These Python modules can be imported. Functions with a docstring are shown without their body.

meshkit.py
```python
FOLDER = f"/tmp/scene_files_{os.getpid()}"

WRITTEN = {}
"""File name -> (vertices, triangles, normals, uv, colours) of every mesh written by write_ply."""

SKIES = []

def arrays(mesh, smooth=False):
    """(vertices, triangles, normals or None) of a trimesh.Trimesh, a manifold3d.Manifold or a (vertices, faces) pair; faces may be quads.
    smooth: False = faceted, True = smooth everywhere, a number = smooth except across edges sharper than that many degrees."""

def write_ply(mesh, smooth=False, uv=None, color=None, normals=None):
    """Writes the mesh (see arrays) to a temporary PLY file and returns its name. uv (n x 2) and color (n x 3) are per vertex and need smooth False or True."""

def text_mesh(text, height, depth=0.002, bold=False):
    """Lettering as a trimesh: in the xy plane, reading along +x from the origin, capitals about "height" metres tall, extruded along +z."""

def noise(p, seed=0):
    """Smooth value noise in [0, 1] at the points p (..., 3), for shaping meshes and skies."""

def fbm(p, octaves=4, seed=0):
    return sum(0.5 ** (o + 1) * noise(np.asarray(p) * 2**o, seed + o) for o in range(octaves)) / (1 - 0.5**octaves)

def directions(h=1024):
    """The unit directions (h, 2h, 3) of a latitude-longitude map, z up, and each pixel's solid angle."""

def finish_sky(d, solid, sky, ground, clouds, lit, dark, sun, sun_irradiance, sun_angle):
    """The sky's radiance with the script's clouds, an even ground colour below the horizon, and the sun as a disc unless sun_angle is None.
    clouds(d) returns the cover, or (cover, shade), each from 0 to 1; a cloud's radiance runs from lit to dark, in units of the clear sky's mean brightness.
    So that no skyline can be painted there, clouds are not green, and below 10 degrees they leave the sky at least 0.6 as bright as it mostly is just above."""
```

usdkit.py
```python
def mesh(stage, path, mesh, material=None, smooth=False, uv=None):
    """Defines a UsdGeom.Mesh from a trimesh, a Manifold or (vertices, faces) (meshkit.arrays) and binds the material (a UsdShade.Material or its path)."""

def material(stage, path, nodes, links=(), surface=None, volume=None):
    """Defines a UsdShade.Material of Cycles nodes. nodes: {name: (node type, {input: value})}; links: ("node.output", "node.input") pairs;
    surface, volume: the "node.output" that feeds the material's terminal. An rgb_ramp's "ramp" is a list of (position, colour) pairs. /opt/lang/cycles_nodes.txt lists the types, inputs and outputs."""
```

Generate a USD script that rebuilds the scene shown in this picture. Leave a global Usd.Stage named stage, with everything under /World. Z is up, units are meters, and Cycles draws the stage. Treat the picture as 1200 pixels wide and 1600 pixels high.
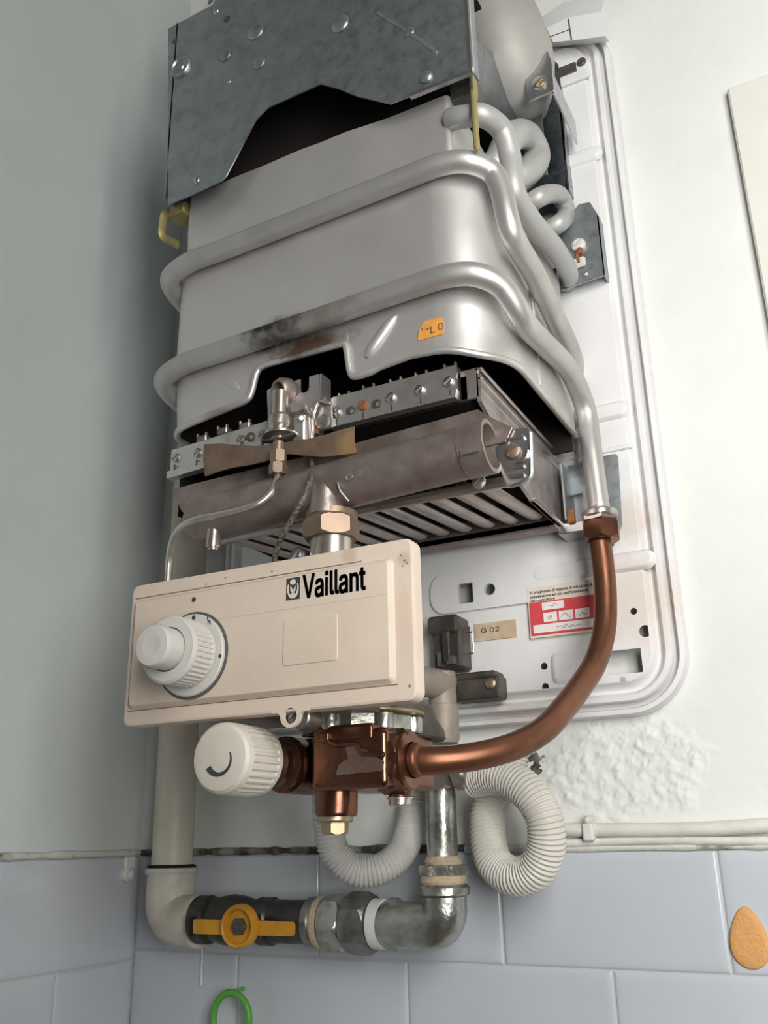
import math, random
import numpy as np, trimesh, manifold3d, usdkit, meshkit
from shapely.geometry import Polygon, Point, box as sbox, LineString
from shapely.ops import unary_union
from shapely import affinity
from pxr import Usd, UsdGeom, UsdLux, UsdShade, Gf, Sdf

random.seed(7); RNG = np.random.default_rng(7)
stage = Usd.Stage.CreateInMemory()
UsdGeom.SetStageUpAxis(stage, UsdGeom.Tokens.z); UsdGeom.SetStageMetersPerUnit(stage, 1.0)
world = UsdGeom.Xform.Define(stage, '/World'); stage.SetDefaultPrim(world.GetPrim())
UsdGeom.Scope.Define(stage, '/World/Looks')

# ------------------------------------------------------------------ camera, light, exposure
OFF = np.array([0, 0, 1.25])          # the drawing's origin (a tile corner) above the floor
FPX = 1449.27                         # focal length in pixels of the 1200 x 1600 frame
CAM = np.array([0.48065, -0.66534, 0.08288])
YAW, PITCH, ROLL = -0.4760395, 0.3400732, -0.0195465
def _rot(yaw, pitch, roll):
    cy, sy, cp, sp = math.cos(yaw), math.sin(yaw), math.cos(pitch), math.sin(pitch)
    f = np.array([sy*cp, cy*cp, sp]); r = np.array([cy, -sy, 0]); u = np.cross(r, f)
    c, s = math.cos(roll), math.sin(roll)
    return np.array([c*r+s*u, -s*r+c*u, f])
ROT = _rot(YAW, PITCH, ROLL)
cam = UsdGeom.Camera.Define(stage, '/World/Camera')
cam.CreateHorizontalApertureAttr(36.0); cam.CreateVerticalApertureAttr(48.0)
cam.CreateFocalLengthAttr(FPX/1200*36.0)
cam.CreateClippingRangeAttr(Gf.Vec2f(0.01, 50))
cam.CreateExposureAttr(0.0)
_p = CAM + OFF
cam.AddTransformOp().Set(Gf.Matrix4d(*ROT[0], 0, *ROT[1], 0, *(-ROT[2]), 0, *_p, 1))

def rect_light(name, pos, target, w, h, power, color):
    L = UsdLux.RectLight.Define(stage, '/World/'+name)
    L.CreateWidthAttr(w); L.CreateHeightAttr(h); L.CreateIntensityAttr(power); L.CreateColorAttr(Gf.Vec3f(*color))
    p = np.array(pos, float)+OFF; t = np.array(target, float)+OFF
    z = p-t; z /= np.linalg.norm(z); x = np.cross([0, 0, 1.0], z); x /= np.linalg.norm(x); y = np.cross(z, x)
    L.AddTransformOp().Set(Gf.Matrix4d(*x, 0, *y, 0, *z, 0, *p, 1))
    return L
# added area light in an unseen window, placed to brighten the right side
rect_light('added_window_light', (0.86, -0.815, 0.34), (0.86, 0, 0.34), 0.52, 0.80, 13.8, (1.0, 0.98, 0.93))
dome = UsdLux.DomeLight.Define(stage, '/World/sky'); dome.CreateIntensityAttr(0.02); dome.CreateColorAttr(Gf.Vec3f(0.8, 0.9, 1.0))

# ------------------------------------------------------------------ points
def ray(px, py): return np.array([(px-600)/FPX, (800-py)/FPX, 1.0]) @ ROT
def _at(px, py, ax, v):
    d = ray(px, py); return CAM + d*((v-CAM[ax])/d[ax])
def Y(px, py, y): return _at(px, py, 1, y)         # the point at depth y seen in that direction
def X(px, py, x): return _at(px, py, 0, x)
def Z(px, py, z): return _at(px, py, 2, z)
A = np.array

# ------------------------------------------------------------------ materials
MATS = {}
def mat(name, color, rough=0.5, metal=0.0, var=None, vscale=30, vdetail=4, vlo=0.4, vhi=0.7, bump=0, bscale=200, spec=0.5,
        stains=(), coat=0, rvar=0.0, aniso=0, sss=0, nrm_detail=3):
    """principled; var = a second colour mixed in by noise; stains = [(centre, radius, colour, strength)] of real dirt."""
    n = {'geo': ('geometry', {}), 'p': ('principled_bsdf', {'base_color': color, 'roughness': rough, 'metallic': metal, 'specular_ior_level': spec, 'coat_weight': coat, 'anisotropic': aniso})}
    l = []
    last = None
    if var is not None:
        n['n'] = ('noise_texture', {'scale': vscale, 'detail': vdetail, 'roughness': 0.6}); l.append(('geo.position', 'n.vector'))
        n['r'] = ('map_range', {'from_min': vlo, 'from_max': vhi, 'clamp': True}); l.append(('n.fac', 'r.value'))
        n['m'] = ('mix', {'color1': color, 'color2': var}); l.append(('r.result', 'm.fac'))
        last = 'm.color'
    for i, (c, rad, col, st) in enumerate(stains):
        a = f's{i}'
        n[a+'n'] = ('noise_texture', {'scale': 60, 'detail': 5, 'roughness': 0.65}); l.append(('geo.position', a+'n.vector'))
        n[a+'v'] = ('vector_math', {'math_type': 'subtract', 'vector2': tuple(A(c)+OFF)}); l.append(('geo.position', a+'v.vector1'))
        n[a+'q'] = ('vector_math', {'math_type': 'divide', 'vector2': tuple(rad) if np.ndim(rad) else (rad, rad, rad)}); l.append((a+'v.vector', a+'q.vector1'))
        n[a+'l'] = ('vector_math', {'math_type': 'length'}); l.append((a+'q.vector', a+'l.vector1'))
        n[a+'a'] = ('math', {'math_type': 'multiply_add', 'value2': 1.2, 'value3': 0.0}); l.append((a+'n.fac', a+'a.value1'))
        n[a+'b'] = ('math', {'math_type': 'add'}); l.append((a+'a.value', a+'b.value1')); l.append((a+'l.value', a+'b.value2'))
        n[a+'r'] = ('map_range', {'from_min': 0.95, 'from_max': 1.45, 'to_min': st, 'to_max': 0.0, 'clamp': True}); l.append((a+'b.value', a+'r.value'))
        n[a+'m'] = ('mix', {'color1': color, 'color2': col}); l.append((a+'r.result', a+'m.fac'))
        if last: l.append((last, a+'m.color1'))
        last = a+'m.color'
    if last: l.append((last, 'p.base_color'))
    if rvar:
        n['rn'] = ('noise_texture', {'scale': vscale*1.7, 'detail': 4}); l.append(('geo.position', 'rn.vector'))
        n['rr'] = ('map_range', {'from_min': 0.3, 'from_max': 0.7, 'to_min': max(0.03, rough-rvar), 'to_max': min(1, rough+rvar), 'clamp': True}); l += [('rn.fac', 'rr.value'), ('rr.result', 'p.roughness')]
    if bump:
        n['bn'] = ('noise_texture', {'scale': bscale, 'detail': nrm_detail}); l.append(('geo.position', 'bn.vector'))
        n['bp'] = ('bump', {'strength': 1.0, 'distance': bump}); l += [('bn.fac', 'bp.height'), ('bp.normal', 'p.normal')]
    MATS[name] = usdkit.material(stage, '/World/Looks/'+name, n, l, surface='p.BSDF')
    return name

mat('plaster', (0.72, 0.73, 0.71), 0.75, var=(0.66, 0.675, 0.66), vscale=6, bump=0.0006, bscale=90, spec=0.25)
mat('plaster_left_shaded', (0.63, 0.675, 0.675), 0.75, var=(0.59, 0.635, 0.635), vscale=6, bump=0.0005, bscale=90, spec=0.25)  # plaster tone darkened to deepen the shade on the left wall
mat('rough_plaster', (0.74, 0.74, 0.70), 0.7, bump=0.004, bscale=120, spec=0.3)
mat('tile_glaze', (0.53, 0.56, 0.61), 0.16, var=(0.49, 0.52, 0.57), vscale=8, bump=0.0006, bscale=14, spec=0.5)
mat('tile_glaze_cool', (0.51, 0.545, 0.60), 0.18, var=(0.475, 0.51, 0.56), vscale=9, bump=0.0006, bscale=13, spec=0.5)
mat('grout', (0.50, 0.48, 0.46), 0.9)
mat('caulk', (0.60, 0.60, 0.56), 0.6, var=(0.16, 0.14, 0.11), vscale=28, vlo=0.55, vhi=0.66, bump=0.001, bscale=150)
mat('dark_caulk', (0.30, 0.29, 0.26), 0.8, var=(0.05, 0.045, 0.04), vscale=45, vlo=0.4, vhi=0.6, bump=0.002, bscale=150)
mat('terracotta_floor', (0.32, 0.15, 0.09), 0.5, var=(0.26, 0.11, 0.07), vscale=5)
mat('ceiling_paint', (0.42, 0.43, 0.43), 0.9)
mat('dim_paint', (0.16, 0.16, 0.16), 0.9)
mat('enamel', (0.74, 0.74, 0.75), 0.22, var=(0.70, 0.695, 0.70), vscale=14, spec=0.55, bump=0.0002, bscale=120,
    stains=[((0.345, -0.018, 0.24), 0.05, (0.62, 0.45, 0.33), 0.35), ((0.25, -0.02, 0.16), 0.04, (0.55, 0.40, 0.30), 0.3), ((0.345, -0.018, 0.30), 0.03, (0.5, 0.33, 0.2), 0.35)])
mat('alu_paint', (0.65, 0.63, 0.625), 0.44, 0.68, var=(0.58, 0.56, 0.555), vscale=9, bump=0.0006, bscale=22, nrm_detail=2, rvar=0.05,
    stains=[((0.165, -0.205, 0.412), (0.036, 0.03, 0.018), (0.03, 0.022, 0.018), 1.0), ((0.188, -0.2, 0.396), (0.045, 0.03, 0.012), (0.16, 0.075, 0.04), 0.9), ((0.12, -0.2, 0.36), (0.03, 0.02, 0.012), (0.2, 0.13, 0.09), 0.5),
            ((0.32, -0.08, 0.355), (0.02, 0.05, 0.012), (0.25, 0.17, 0.11), 0.4)])
mat('alu_tube', (0.54, 0.53, 0.52), 0.43, 0.7, var=(0.46, 0.45, 0.44), vscale=25, rvar=0.06,
    stains=[((0.165, -0.205, 0.412), (0.038, 0.03, 0.02), (0.02, 0.016, 0.014), 1.0), ((0.20, -0.205, 0.412), (0.05, 0.03, 0.02), (0.16, 0.10, 0.07), 0.5)])
mat('grey_tube', (0.46, 0.46, 0.455), 0.5, 0.4, var=(0.40, 0.40, 0.39), vscale=25)
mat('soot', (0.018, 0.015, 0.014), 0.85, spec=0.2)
mat('galvanised_shaded', (0.30, 0.325, 0.36), 0.28, 0.97, var=(0.22, 0.25, 0.285), vscale=90, vdetail=2, rvar=0.06)  # galvanised metal in a darker tone, standing in for shade beside the hood
mat('galvanised', (0.40, 0.43, 0.45), 0.38, 0.85, var=(0.29, 0.325, 0.35), vscale=90, vdetail=2, rvar=0.08, bump=0.00025, bscale=60)
mat('galvanised_bright', (0.62, 0.62, 0.63), 0.28, 0.95, var=(0.5, 0.5, 0.5), vscale=60)
mat('burner_steel', (0.52, 0.47, 0.45), 0.38, 0.85, var=(0.40, 0.34, 0.32), vscale=40, rvar=0.08)
mat('burner_brown', (0.36, 0.30, 0.28), 0.45, 0.75, var=(0.22, 0.17, 0.15), vscale=35, rvar=0.1, bump=0.0003, bscale=200)
mat('strip_steel', (0.66, 0.63, 0.62), 0.30, 0.85, var=(0.50, 0.42, 0.38), vscale=50, vlo=0.5, vhi=0.8)
mat('dark_steel', (0.10, 0.095, 0.09), 0.5, 0.6, var=(0.17, 0.15, 0.13), vscale=60)
mat('heat_brown', (0.24, 0.17, 0.125), 0.55, 0.45, var=(0.15, 0.10, 0.075), vscale=45, rvar=0.1,
    stains=[(tuple(Y(548, 690, -.216)), 0.012, (0.40, 0.26, 0.10), 0.7)])
mat('rust', (0.30, 0.11, 0.04), 0.8, var=(0.16, 0.06, 0.03), vscale=90)
mat('copper', (0.24, 0.108, 0.068), 0.24, 0.9, var=(0.15, 0.065, 0.042), vscale=25, rvar=0.08, bump=0.0002, bscale=150)
mat('copper_pipe', (0.20, 0.086, 0.048), 0.36, 0.75, var=(0.15, 0.064, 0.036), vscale=35, rvar=0.06)
mat('copper_dark', (0.22, 0.105, 0.07), 0.32, 0.85, var=(0.12, 0.06, 0.045), vscale=30)
mat('copper_reflection', (0.46, 0.36, 0.32), 0.3, 0.85, var=(0.36, 0.22, 0.17), vscale=50)  # tone of the reflection drawn on the valve front
mat('brass', (0.40, 0.31, 0.19), 0.42, 0.85, var=(0.48, 0.38, 0.27), vscale=60, rvar=0.06)
mat('brass_nut', (0.34, 0.25, 0.19), 0.48, 0.75, var=(0.28, 0.20, 0.15), vscale=50)
mat('nickel', (0.60, 0.56, 0.51), 0.28, 0.9, var=(0.48, 0.43, 0.38), vscale=60)
mat('yellow_brass', (0.36, 0.30, 0.13), 0.5, 0.4, var=(0.30, 0.26, 0.13), vscale=60)
mat('cream_plastic', (0.70, 0.59, 0.50), 0.42, var=(0.65, 0.54, 0.45), vscale=16, spec=0.4, bump=0.00008, bscale=700,
    stains=[(tuple(Y(545, 866, -.246)), 0.008, (0.5, 0.33, 0.2), 0.5), (tuple(Y(632, 872, -.246)), 0.006, (0.45, 0.3, 0.2), 0.5), (tuple(Y(400, 1083, -.246)), 0.0025, (0.35, 0.24, 0.14), 0.9),
            (tuple(Y(628, 965, -.246)), (0.006, 0.01, 0.03), (0.66, 0.50, 0.40), 0.5)])
mat('cream_shade', (0.60, 0.52, 0.43), 0.5)
mat('white_plastic', (0.64, 0.625, 0.60), 0.38, var=(0.58, 0.56, 0.53), vscale=20)
mat('knob_white', (0.66, 0.62, 0.55), 0.42, var=(0.60, 0.55, 0.48), vscale=20, stains=[(tuple(Y(308, 1190, -.256)), 0.004, (0.45, 0.3, 0.2), 0.5)])
mat('groove_dirt_shade', (0.22, 0.16, 0.12), 0.8)  # dirt colour that also draws the shading along the lower panel groove
mat('print_dark', (0.045, 0.05, 0.06), 0.5)
mat('print_cream', (0.70, 0.63, 0.54), 0.5)
mat('ring_dark', (0.10, 0.10, 0.10), 0.35)
mat('orange_label', (0.72, 0.32, 0.06), 0.6, var=(0.62, 0.25, 0.05), vscale=120)
mat('label_paper', (0.72, 0.66, 0.58), 0.55, var=(0.66, 0.57, 0.47), vscale=40)
mat('label_white', (0.78, 0.74, 0.72), 0.5)
mat('label_red', (0.66, 0.07, 0.085), 0.45, var=(0.56, 0.06, 0.07), vscale=60)
mat('label_stained', (0.60, 0.50, 0.40), 0.6, var=(0.48, 0.34, 0.20), vscale=50, vlo=0.45, vhi=0.65)
mat('pencil', (0.30, 0.28, 0.33), 0.6)
mat('bakelite', (0.035, 0.030, 0.027), 0.45, var=(0.09, 0.075, 0.06), vscale=60)
mat('cast_beige', (0.36, 0.31, 0.27), 0.6, 0.3, var=(0.27, 0.22, 0.19), vscale=40)
mat('painted_pipe', (0.60, 0.56, 0.48), 0.45, var=(0.48, 0.41, 0.32), vscale=22, vlo=0.5, vhi=0.75, bump=0.0006, bscale=60)
mat('painted_elbow', (0.58, 0.55, 0.48), 0.5, var=(0.40, 0.34, 0.27), vscale=30, vlo=0.5, vhi=0.8, bump=0.0008, bscale=60)
mat('galv_pipe', (0.50, 0.51, 0.48), 0.30, 0.85, var=(0.27, 0.27, 0.24), vscale=45, vlo=0.4, vhi=0.65, rvar=0.1, bump=0.001, bscale=110)
mat('hemp', (0.50, 0.40, 0.27), 0.75, var=(0.36, 0.30, 0.22), vscale=90, bump=0.0015, bscale=220)
mat('galv_dirty', (0.30, 0.30, 0.28), 0.38, 0.8, var=(0.13, 0.12, 0.10), vscale=50, rvar=0.1, bump=0.0006, bscale=120)
mat('valve_body', (0.07, 0.065, 0.062), 0.42, 0.6, var=(0.03, 0.028, 0.026), vscale=50, rvar=0.1)
mat('handle_yellow', (0.62, 0.30, 0.015), 0.45, var=(0.45, 0.20, 0.02), vscale=60)
mat('hose', (0.62, 0.60, 0.555), 0.42, var=(0.57, 0.55, 0.50), vscale=30, spec=0.4)
mat('hose_grey', (0.60, 0.60, 0.58), 0.45, var=(0.52, 0.51, 0.48), vscale=30)
mat('flue_metal', (0.40, 0.39, 0.37), 0.6, 0.25, var=(0.33, 0.32, 0.30), vscale=14, rvar=0.08)
mat('wire', (0.07, 0.06, 0.05), 0.5, 0.3, var=(0.20, 0.18, 0.14), vscale=500, vlo=0.45, vhi=0.55)
mat('thin_pipe', (0.68, 0.65, 0.61), 0.3, 0.85, var=(0.5, 0.38, 0.3), vscale=60, vlo=0.55, vhi=0.75)
mat('orange_patch', (0.66, 0.33, 0.10), 0.6, var=(0.58, 0.31, 0.13), vscale=160, bump=0.0006, bscale=400)
mat('green_plastic', (0.10, 0.36, 0.05), 0.4)
mat('cable_paint', (0.66, 0.66, 0.62), 0.5, var=(0.56, 0.56, 0.52), vscale=30, bump=0.001, bscale=90)
mat('panel_cream', (0.66, 0.655, 0.615), 0.7, var=(0.63, 0.62, 0.585), vscale=10, spec=0.3)
mat('paint_white', (0.68, 0.70, 0.68), 0.5)

# ------------------------------------------------------------------ prims
COUNT = {}
def numbered(path):
    k = COUNT.get(path, 0); COUNT[path] = k+1
    return path if k == 0 else f'{path}_{k:03d}'
BASE = {}
def thing(name, label, cat, base, group=None):
    path = numbered('/World/'+name); b = A(base, float)
    x = UsdGeom.Xform.Define(stage, path); x.AddTranslateOp().Set(Gf.Vec3d(*map(float, b+OFF)))
    pr = x.GetPrim(); pr.SetCustomDataByKey('label', label); pr.SetCustomDataByKey('category', cat)
    if group: pr.SetCustomDataByKey('group', group)
    BASE[path] = b
    return path
def part(parent, name, mesh, material, label=None, smooth=30, kind=None):
    path = numbered(parent+'/'+name); b = BASE[parent]; BASE[path] = b
    if not isinstance(mesh, trimesh.Trimesh): mesh = tm(mesh)
    m = mesh.copy(); m.vertices = m.vertices - b
    pr = usdkit.mesh(stage, path, m, MATS[material], smooth=smooth).GetPrim()
    if label: pr.SetCustomDataByKey('label', label)
    if kind: pr.SetCustomDataByKey('kind', kind)
    return path
def single(name, label, cat, mesh, material, smooth=30, group=None):
    path = numbered('/World/'+name)
    m = (mesh if isinstance(mesh, trimesh.Trimesh) else tm(mesh)).copy(); m.vertices = m.vertices + OFF
    pr = usdkit.mesh(stage, path, m, MATS[material], smooth=smooth).GetPrim()
    pr.SetCustomDataByKey('label', label); pr.SetCustomDataByKey('category', cat)
    if group: pr.SetCustomDataByKey('group', group)
    return path
def struct(name, mesh, material, smooth=False):
    path = '/World/'+name
    m = (mesh if isinstance(mesh, trimesh.Trimesh) else tm(mesh)).copy(); m.vertices = m.vertices + OFF
    pr = usdkit.mesh(stage, path, m, MATS[material], smooth=smooth).GetPrim(); pr.SetCustomDataByKey('kind', 'structure')
    BASE[path] = -OFF
    return path

# ------------------------------------------------------------------ shapes
def tm(m):
    if isinstance(m, trimesh.Trimesh): return m
    if hasattr(m, 'to_mesh'):
        q = m.to_mesh(); return trimesh.Trimesh(q.vert_properties[:, :3], q.tri_verts, process=False)
    v, f = m; f = np.asarray(f)
    if f.shape[1] == 4: f = np.vstack([f[:, [0, 1, 2]], f[:, [0, 2, 3]]])
    return trimesh.Trimesh(v, f, process=False)
def man(m): return manifold3d.Manifold(manifold3d.Mesh(np.asarray(m.vertices, np.float32), np.asarray(m.faces, np.uint32)))
def cat(*ms):
    out = []
    for m in ms: out += [tm(q) for q in m] if isinstance(m, list) else [tm(m)]
    return trimesh.util.concatenate(out)
def bx(x0, x1, y0, y1, z0, z1, c=0.0):
    """box with chamfered edges"""
    x0, x1 = min(x0, x1), max(x0, x1); y0, y1 = min(y0, y1), max(y0, y1); z0, z1 = min(z0, z1), max(z0, z1)
    if c <= 0:
        b = trimesh.creation.box((x1-x0, y1-y0, z1-z0)); b.apply_translation(((x0+x1)/2, (y0+y1)/2, (z0+z1)/2)); return b
    P = []
    for dx, dy, dz in ((0, c, c), (c, 0, c), (c, c, 0)):
        for x in (x0+dx, x1-dx):
            for y in (y0+dy, y1-dy):
                for z in (z0+dz, z1-dz): P.append((x, y, z))
    return trimesh.convex.convex_hull(np.array(P))
def rbx(x0, x1, y0, y1, z0, z1, r, n=8):
    S = [manifold3d.Manifold.sphere(r, n*2).translate((x, y, z)) for x in (x0+r, x1-r) for y in (y0+r, y1-r) for z in (z0+r, z1-r)]
    return tm(manifold3d.Manifold.batch_hull(S))
def frame(d):
    d = A(d, float); d = d/np.linalg.norm(d)
    u = np.cross(d, [0, 0, 1.0]) if abs(d[2]) < 0.9 else np.cross(d, [0, 1.0, 0])
    u /= np.linalg.norm(u); return d, u, np.cross(d, u)
def grid_mesh(R, close=True, cap0=True, cap1=True):
    R = np.asarray(R, float); n, m = R.shape[:2]
    V = R.reshape(-1, 3); F = []
    J = np.arange(m if close else m-1)
    for i in range(n-1):
        a = i*m+J; b = i*m+(J+1) % m; c = (i+1)*m+(J+1) % m; d = (i+1)*m+J
        F.append(np.stack([a, b, c], 1)); F.append(np.stack([a, c, d], 1))
    F = np.vstack(F)
    if close:
        ex = []
        for k, on, rev in ((0, cap0, True), (n-1, cap1, False)):
            if on:
                V = np.vstack([V, R[k].mean(0)]); ci = len(V)-1
                a = k*m+J; b = k*m+(J+1) % m; cc = np.full(m, ci)
                ex.append(np.stack([b, a, cc] if rev else [a, b, cc], 1))
        if ex: F = np.vstack([F]+ex)
    t = trimesh.Trimesh(V, F, process=False)
    return t
def outward(t):
    if t.is_watertight and t.volume < 0: t.invert()
    return t
def lathe(prof, p0, d, n=32):
    """prof: (radius, distance along d)"""
    d, u, v = frame(d); th = np.linspace(0, 2*np.pi, n, endpoint=False)
    R = [A(p0)+d*t+np.outer(np.cos(th), u)*r+np.outer(np.sin(th), v)*r for r, t in prof]
    return outward(grid_mesh(R))
def cyl(p0, p1, r, r1=None, n=28, c=0.0008):
    p0, p1 = A(p0, float), A(p1, float); L = np.linalg.norm(p1-p0); r1 = r if r1 is None else r1
    c = min(c, L/3, r/3)
    return lathe([(r-c, 0), (r, c), (r1, L-c), (r1-c, L)], p0, p1-p0, n)
def spline(P, n=12):
    P = np.asarray(P, float); Q = np.vstack([2*P[0]-P[1], P, 2*P[-1]-P[-2]]); out = []
    for i in range(1, len(Q)-2):
        a, b, c, d = Q[i-1:i+3]
        ta, tb, tc = np.linalg.norm(b-a)**.5, np.linalg.norm(c-b)**.5, np.linalg.norm(d-c)**.5
        m1 = (c-b)+tb*((b-a)/ta-(c-a)/(ta+tb)); m2 = (c-b)+tb*((d-c)/tc-(d-b)/(tb+tc))
        for s in np.linspace(0, 1, n, endpoint=False):
            out.append((2*s**3-3*s*s+1)*b+(s**3-2*s*s+s)*m1+(-2*s**3+3*s*s)*c+(s**3-s*s)*m2)
    out.append(P[-1]); return A(out)
def fillet(P, r, n=8):
    """a polyline with its corners rounded by arcs of about radius r"""
    P = [A(p, float) for p in P]; out = [P[0]]
    for i in range(1, len(P)-1):
        a, b, c = P[i-1], P[i], P[i+1]; d0 = (a-b)/np.linalg.norm(a-b); d1 = (c-b)/np.linalg.norm(c-b)
        ang = math.acos(np.clip(d0@d1, -1, 1)); rr = r[i-1] if np.ndim(r) else r
        t = min(rr/max(math.tan(ang/2), 1e-3), np.linalg.norm(a-b)*.49, np.linalg.norm(c-b)*.49)
        for s in np.linspace(0, 1, n+1): out.append((1-s)**2*(b+d0*t)+2*s*(1-s)*b+s*s*(b+d1*t))
    out.append(P[-1]); return A(out)
def sweep(path, r, n=18, caps=True, flat=None, closed=False):
    P = np.asarray(path, float); T = np.gradient(P, axis=0)
    if closed: T = np.roll(P, -1, 0)-np.roll(P, 1, 0)
    T /= np.linalg.norm(T, axis=1, keepdims=True)
    _, u, _ = frame(T[0]); R = []; th = np.linspace(0, 2*np.pi, n, endpoint=False)
    rad = np.broadcast_to(r, len(P))
    for i in range(len(P)):
        u = u-T[i]*(u@T[i]); u /= np.linalg.norm(u); v = np.cross(T[i], u)
        R.append(P[i]+np.outer(np.cos(th), u)*rad[i]+np.outer(np.sin(th), v)*rad[i]*(flat or 1))
    if closed: R.append(R[0])
    return outward(grid_mesh(R, True, caps and not closed, caps and not closed))
def hexnut(p0, p1, R, rot=0.0, hole=0, c=0.12, sides=6):
    """hexagonal nut with chamfered corners"""
    d, u, v = frame(A(p1)-A(p0)); L = np.linalg.norm(A(p1)-A(p0)); th = np.arange(sides)*2*np.pi/sides+rot
    pr = grid_mesh([A(p0)+d*t+np.outer(np.cos(th), u)*R+np.outer(np.sin(th), v)*R for t in (0, L)]); outward(pr)
    k = L*0.16 if L*0.16 < R*c*2 else R*c
    cone = lathe([(R*(1-c), 0), (R*1.001, k), (R*1.001, L-k), (R*(1-c), L)], p0, d, 48)
    m = man(pr) ^ man(cone)
    if hole: m = m-man(cyl(A(p0)-d*L, A(p1)+d*L, hole))
    return tm(m)
def rrect(x0, x1, z0, z1, r, n=6):
    P = []
    for cx, cz, a in ((x1-r, z1-r, 0), (x0+r, z1-r, 90), (x0+r, z0+r, 180), (x1-r, z0+r, 270)):
        for t in np.linspace(a, a+90, n+1): P.append((cx+r*math.cos(math.radians(t)), cz+r*math.sin(math.radians(t))))
    return A(P)
def xz(poly, y0, y1):
    """a shapely polygon in (x, z) as a slab between y0 and y1"""
    out = []
    for g in getattr(poly, 'geoms', [poly]):
        if g.is_empty or g.area < 1e-10: continue
        t = trimesh.creation.extrude_polygon(g, abs(y1-y0), engine='earcut')
        v = t.vertices.copy(); t.vertices = np.c_[v[:, 0], min(y0, y1)+v[:, 2], v[:, 1]]; t.invert(); out.append(t)
    return trimesh.util.concatenate(out)
def yz(poly, x0, x1):
    t = trimesh.creation.extrude_polygon(poly, abs(x1-x0), engine='earcut')
    v = t.vertices.copy(); t.vertices = np.c_[min(x0, x1)+v[:, 2], v[:, 0], v[:, 1]]; return t
def pxpoly(pts, y):
    return Polygon([(q[0], q[2]) for q in (Y(a, b, y) for a, b in pts)])
def terrace(rings, cap0=False, cap1=True):
    """rings: [(outline (n,2) in x,z, y)] lofted"""
    t = grid_mesh([np.c_[o[:, 0], np.full(len(o), y), o[:, 1]] for o, y in rings], True, cap0, cap1)
    if True:
        fn = t.face_normals[-1]
        if fn[1] > 0: t.invert()
    return t
def dome(p, d, r, h, n=16, k=5):
    return lathe([(r*math.cos(a), h*math.sin(a)) for a in np.linspace(0, np.pi/2*.97, k)], p, d, n)
def screw(p, d, r, h=None, slot=True, n=16):
    h = h or r*.6
    b = man(lathe([(r*.96, 0), (r, h*.25), (r*.92, h*.7), (r*.6, h)], p, d, n))
    if slot:
        dd, u, v = frame(d); q = A(p)+dd*h
        w = (u*.8+v*.6); s = np.cross(dd, w)
        c = [q+w*a*r*1.3+s*b_*r*.17+dd*e for a in (-1, 1) for b_ in (-1, 1) for e in (-h*.4, h)]
        b = b-man(trimesh.convex.convex_hull(A(c)))
    return tm(b)
def text(s, p, height, y, depth=0.0003, bold=False, width=None, slant=0.0):
    """lettering on a surface that faces -y; p = (x, z) of its lower left corner"""
    t = meshkit.text_mesh(s, height, depth, bold); v = t.vertices.copy()
    k = 1.0 if width is None else width/(v[:, 0].max()-v[:, 0].min())
    v[:, 0] = (v[:, 0]-v[:, 0].min())*k
    t.vertices = np.c_[p[0]+v[:, 0], y-v[:, 2], p[1]+v[:, 1]+slant*v[:, 0]]
    return t
NY = (0, -1, 0); PX_ = (1, 0, 0); PZ = (0, 0, 1)

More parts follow.
